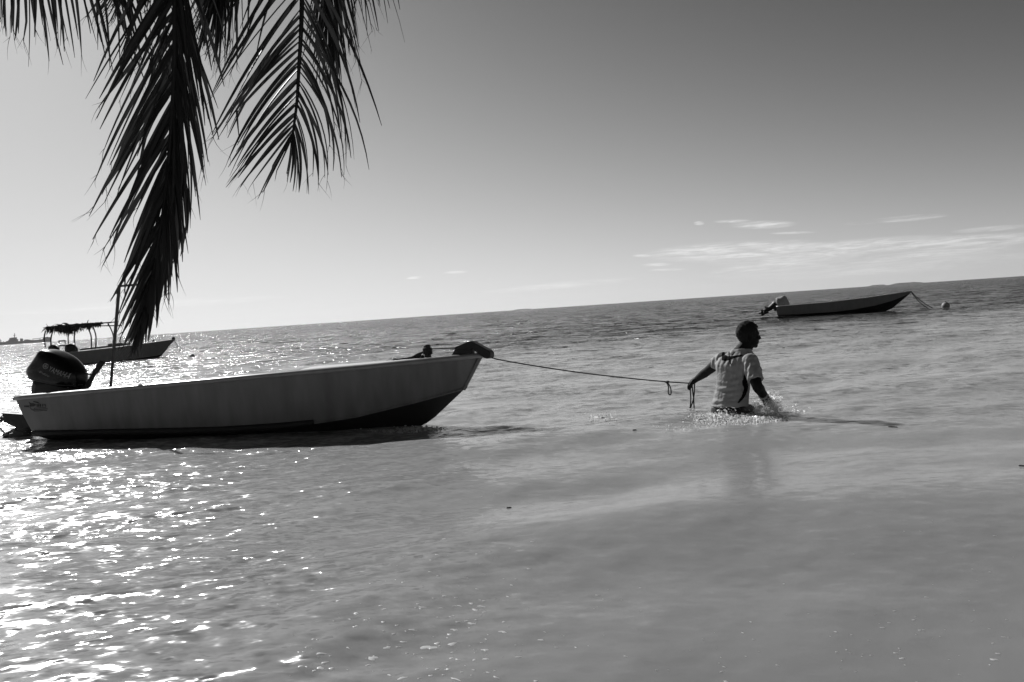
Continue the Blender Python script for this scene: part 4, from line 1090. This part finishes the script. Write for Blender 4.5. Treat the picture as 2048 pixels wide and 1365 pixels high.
# ------------------------------------------------------------------ foam, splash
def blobs(specs, seed, flakes=0):
    """specs: (px, py, spread_px, spread_py, count, size m, height m, Y or None for the surface)"""
    r_ = np.random.default_rng(seed); mb = MB(); ico = bmesh.new(); bmesh.ops.create_icosphere(ico, subdivisions=1, radius=1.0)
    iv = [v.co.copy() for v in ico.verts]; jf = [tuple(v.index for v in f.verts) for f in ico.faces]; ico.free()
    for (px, py, sx, sy, n, size, hgt, Y) in specs:
        for it_ in range(n):
            x = px + r_.normal(0, sx); y = py + r_.normal(0, sy)
            if Y is None:
                p = G(x, y); z = float(wz(p.x, p.y)); p = Vector((p.x, p.y, z + abs(r_.normal(0, hgt))))
            else: p = P(x, y, Y + r_.normal(0, .05))
            s = size * math.exp(r_.normal(0, .45)); ex = r_.uniform(.8, 2.2); a = r_.uniform(0, 3.14)
            ca, sa = math.cos(a), math.sin(a)
            if flakes and it_ % flakes:
                e1 = Vector(r_.normal(0, 1, 3)).normalized(); e2 = e1.cross(Vector(r_.normal(0, 1, 3))).normalized(); e3 = e1.cross(e2)
                ph_ = r_.uniform(0, 6.28); rr_ = [s * 1.05 * (1 + .45 * math.sin(2.0 * k_ + ph_)) for k_ in range(7)]
                mb.add([p + e3 * s * .35] + [p + (e1 * ex * math.cos(k_ * .8976) + e2 * math.sin(k_ * .8976)) * rr_[k_] for k_ in range(7)], [(0, 1 + k_, 1 + (k_ + 1) % 7) for k_ in range(7)])
                continue
            mb.add([p + Vector(((q.x * ca * ex - q.y * sa) * s, (q.x * sa * ex + q.y * ca) * s, q.z * s * .8)) for q in iv], jf)
    return mb
fm = blobs([(1432, 834, 14, 2.2, 380, .0050, .012, None), (1465, 834, 17, 2.2, 900, .0052, .020, None), (1500, 833, 14, 2.2, 700, .0048, .014, None),
            (1505, 840, 24, 2.6, 900, .0045, .012, None), (1538, 836, 14, 2.4, 650, .0048, .014, None), (1424, 838, 22, 3, 200, .005, .003, None), (1440, 845, 34, 3, 200, .004, .003, None),
            (1405, 836, 16, 3.5, 150, .004, .003, None), (1360, 858, 26, 4, 60, .0035, .003, None), (1210, 832, 22, 5, 60, .005, .002, None), (1205, 845, 14, 4, 40, .004, .002, None), (1330, 775, 8, 14, 8, .006, .0, None)], 4, 3)
tag(fm.build('sea_foam', M['foam'], None, smooth=True), 'white foam churned up around the wading man', kind='stuff')
spx = blobs([(1516, 814, 5, 8, 480, .0042, 0, 7.34), (1545, 806, 8, 9, 900, .0044, 0, 7.30), (1538, 822, 14, 5, 560, .0042, 0, 7.30), (1556, 818, 6, 7, 300, .004, 0, 7.30),
             (1576, 812, 12, 6, 40, .0032, 0, 7.35), (1600, 822, 8, 4, 24, .0045, 0, 7.3), (1455, 822, 16, 4, 90, .0028, 0, 7.24), (1530, 800, 12, 8, 40, .0022, 0, 7.34)], 9, 5)
# torn sheets of thrown water
for (cx_, cy_, rx, ry, n_) in ((1547, 808, 15, 15, 7), (1519, 812, 9, 11, 4), (1536, 818, 20, 8, 4)):
    r_ = random.Random(int(cx_))
    for k in range(n_):
        c0 = P(cx_ + r_.uniform(-rx, rx) * .4, cy_ + r_.uniform(-ry, ry) * .4, 7.34 + r_.uniform(-.06, .06)); nu, nv = 9, 7; v = []; f = []
        a = r_.uniform(-.6, .6); wx, wz_ = rx * .0046 * r_.uniform(.4, .8), ry * .0046 * r_.uniform(.4, .8)
        for j in range(nv):
            for i in range(nu):
                u_, w_ = -1 + 2 * i / (nu - 1), -1 + 2 * j / (nv - 1); u2, w2 = u_ * math.sqrt(1 - w_ * w_ / 2), w_ * math.sqrt(1 - u_ * u_ / 2)
                ns = Vector((u2 * 2 + k, w2 * 2, cx_)); d = mnoise.noise(ns) * .04
                e_ = 1 + .35 * mnoise.noise(ns * 2.7)
                v.append(c0 + Vector((wx * (u2 * math.cos(a) - w2 * math.sin(a)) * e_, d, wz_ * (w2 * math.cos(a) + u2 * math.sin(a)) * e_)))
        for j in range(nv - 1):
            for i in range(nu - 1):
                if r_.random() < .80: q = j * nu + i; f.append((q, q + 1, q + nu + 1, q + nu))
        spx.add(v, f)
tag(spx.build('water_splash', M['spray'], None, smooth=True), 'splash of water thrown up by the man\'s right hand', kind='stuff')
# bow wave of the skiff
bw_ = blobs([(835, 856, 22, 1.6, 220, .006, .012, None), (790, 860, 26, 1.6, 140, .005, .008, None), (862, 855, 8, 2, 90, .005, .004, None)], 14)
tag(bw_.build('bow_foam', M['spray'], None, smooth=True), 'small ripple of foam under the skiff\'s bow', kind='stuff')
# flat foam flecks drifting inshore
fl = MB(); r_ = np.random.default_rng(33)
def fleck(px, py, s, mb=fl, ex=None, lift=.0006):
    c = G(px, py); c = G(px, py, float(wz(c.x, c.y))); n_ = 12; a0 = r_.uniform(0, 6.28); ex = ex or r_.uniform(1.0, 2.4); v = []
    ph = r_.uniform(0, 6.28, 3)
    for rad, up in ((1, -.0006), (.72, lift), (0, lift + .0004)):
        for k in range(n_ if rad else 1):
            a = 2 * math.pi * k / n_; q = rad * s * (1 + .30 * math.sin(2 * a + ph[0]) + .22 * math.sin(3 * a + ph[1]) + .12 * math.sin(5 * a + ph[2]))
            x = c.x + q * ex * math.cos(a) * math.cos(a0 * .2) - q * math.sin(a) * math.sin(a0 * .2); y = c.y + q * math.sin(a)
            v.append((x, y, float(wz(x, y)) + up))
    f = [(k, (k + 1) % n_, n_ + (k + 1) % n_, n_ + k) for k in range(n_)] + [(n_ + k, n_ + (k + 1) % n_, 2 * n_) for k in range(n_)]
    mb.add(v, f)
for (px, py, sx, sy, n_, s) in ((880, 1240, 75, 50, 34, .0065), (940, 1270, 60, 45, 22, .009), (930, 1140, 70, 45, 44, .0042), (700, 1250, 90, 50, 34, .0055), (640, 1300, 40, 25, 14, .009),
                                (860, 1340, 90, 25, 30, .006), (1230, 1205, 35, 14, 8, .005), (1100, 1310, 130, 30, 22, .0035), (1800, 1290, 180, 50, 60, .0038), (1420, 1320, 60, 30, 18, .0038), (1900, 1120, 120, 60, 16, .003), (990, 930, 60, 60, 24, .005)):
    for _ in range(n_): fleck(px + r_.normal(0, sx), py + r_.normal(0, sy), .6 * s * math.exp(r_.normal(0, .5)))
for (px, py, s) in ((904, 1288, .022), (943, 1246, .019), (640, 1332, .020), (774, 1291, .018), (912, 1360, .026), (710, 1254, .012), (970, 1300, .014), (862, 1354, .013), (992, 1355, .016)): fleck(px, py, s * .5)
tag(fl.build('foam_flecks', M['foam'], None, smooth=True), 'scattered flecks of foam drifting on the near water', kind='stuff')
# bits of leaf and weed afloat
for (px, py, s, ex, lab) in ((1785, 855, .020, 1.3, 'dark curled leaf floating right of the wading man'), (2044, 933, .016, 1.0, 'tiny dark leaf floating at the right edge of the picture'),
                             (1567, 692, .012, 7, 'thin dark stick floating behind the wading man, level with his shoulder'), (1303, 735, .010, 5, 'thin dark twig floating above the tow rope'),
                             (1268, 861, .010, 2, 'small dark scrap of weed left of the wading man'), (1017, 1015, .007, 2, 'tiny dark scrap of weed in the centre foreground')):
    mb = MB(); fleck(px, py, s, mb, ex, .006); tag(mb.build('floating_debris', M['weed'], None), lab, 'debris', 'bits of debris afloat on the lagoon')

# ------------------------------------------------------------------ the air
hzb = MB(); hzb.box((0, 0, 49), 13800, 13800, 104)
hm = bpy.data.materials.new('sea haze'); hm.use_nodes = True; hn = hm.node_tree; hn.nodes.remove(hn.nodes['Principled BSDF'])
pv = N(hn, 'ShaderNodeVolumePrincipled'); pv.inputs['Color'].default_value = (.95, .95, .95, 1); pv.inputs['Density'].default_value = 0.00005; pv.inputs['Anisotropy'].default_value = 0.3
hn.links.new(pv.outputs[0], hn.nodes['Material Output'].inputs['Volume'])
tag(hzb.build('haze', hm, None), 'thin pale sea haze', kind='stuff')
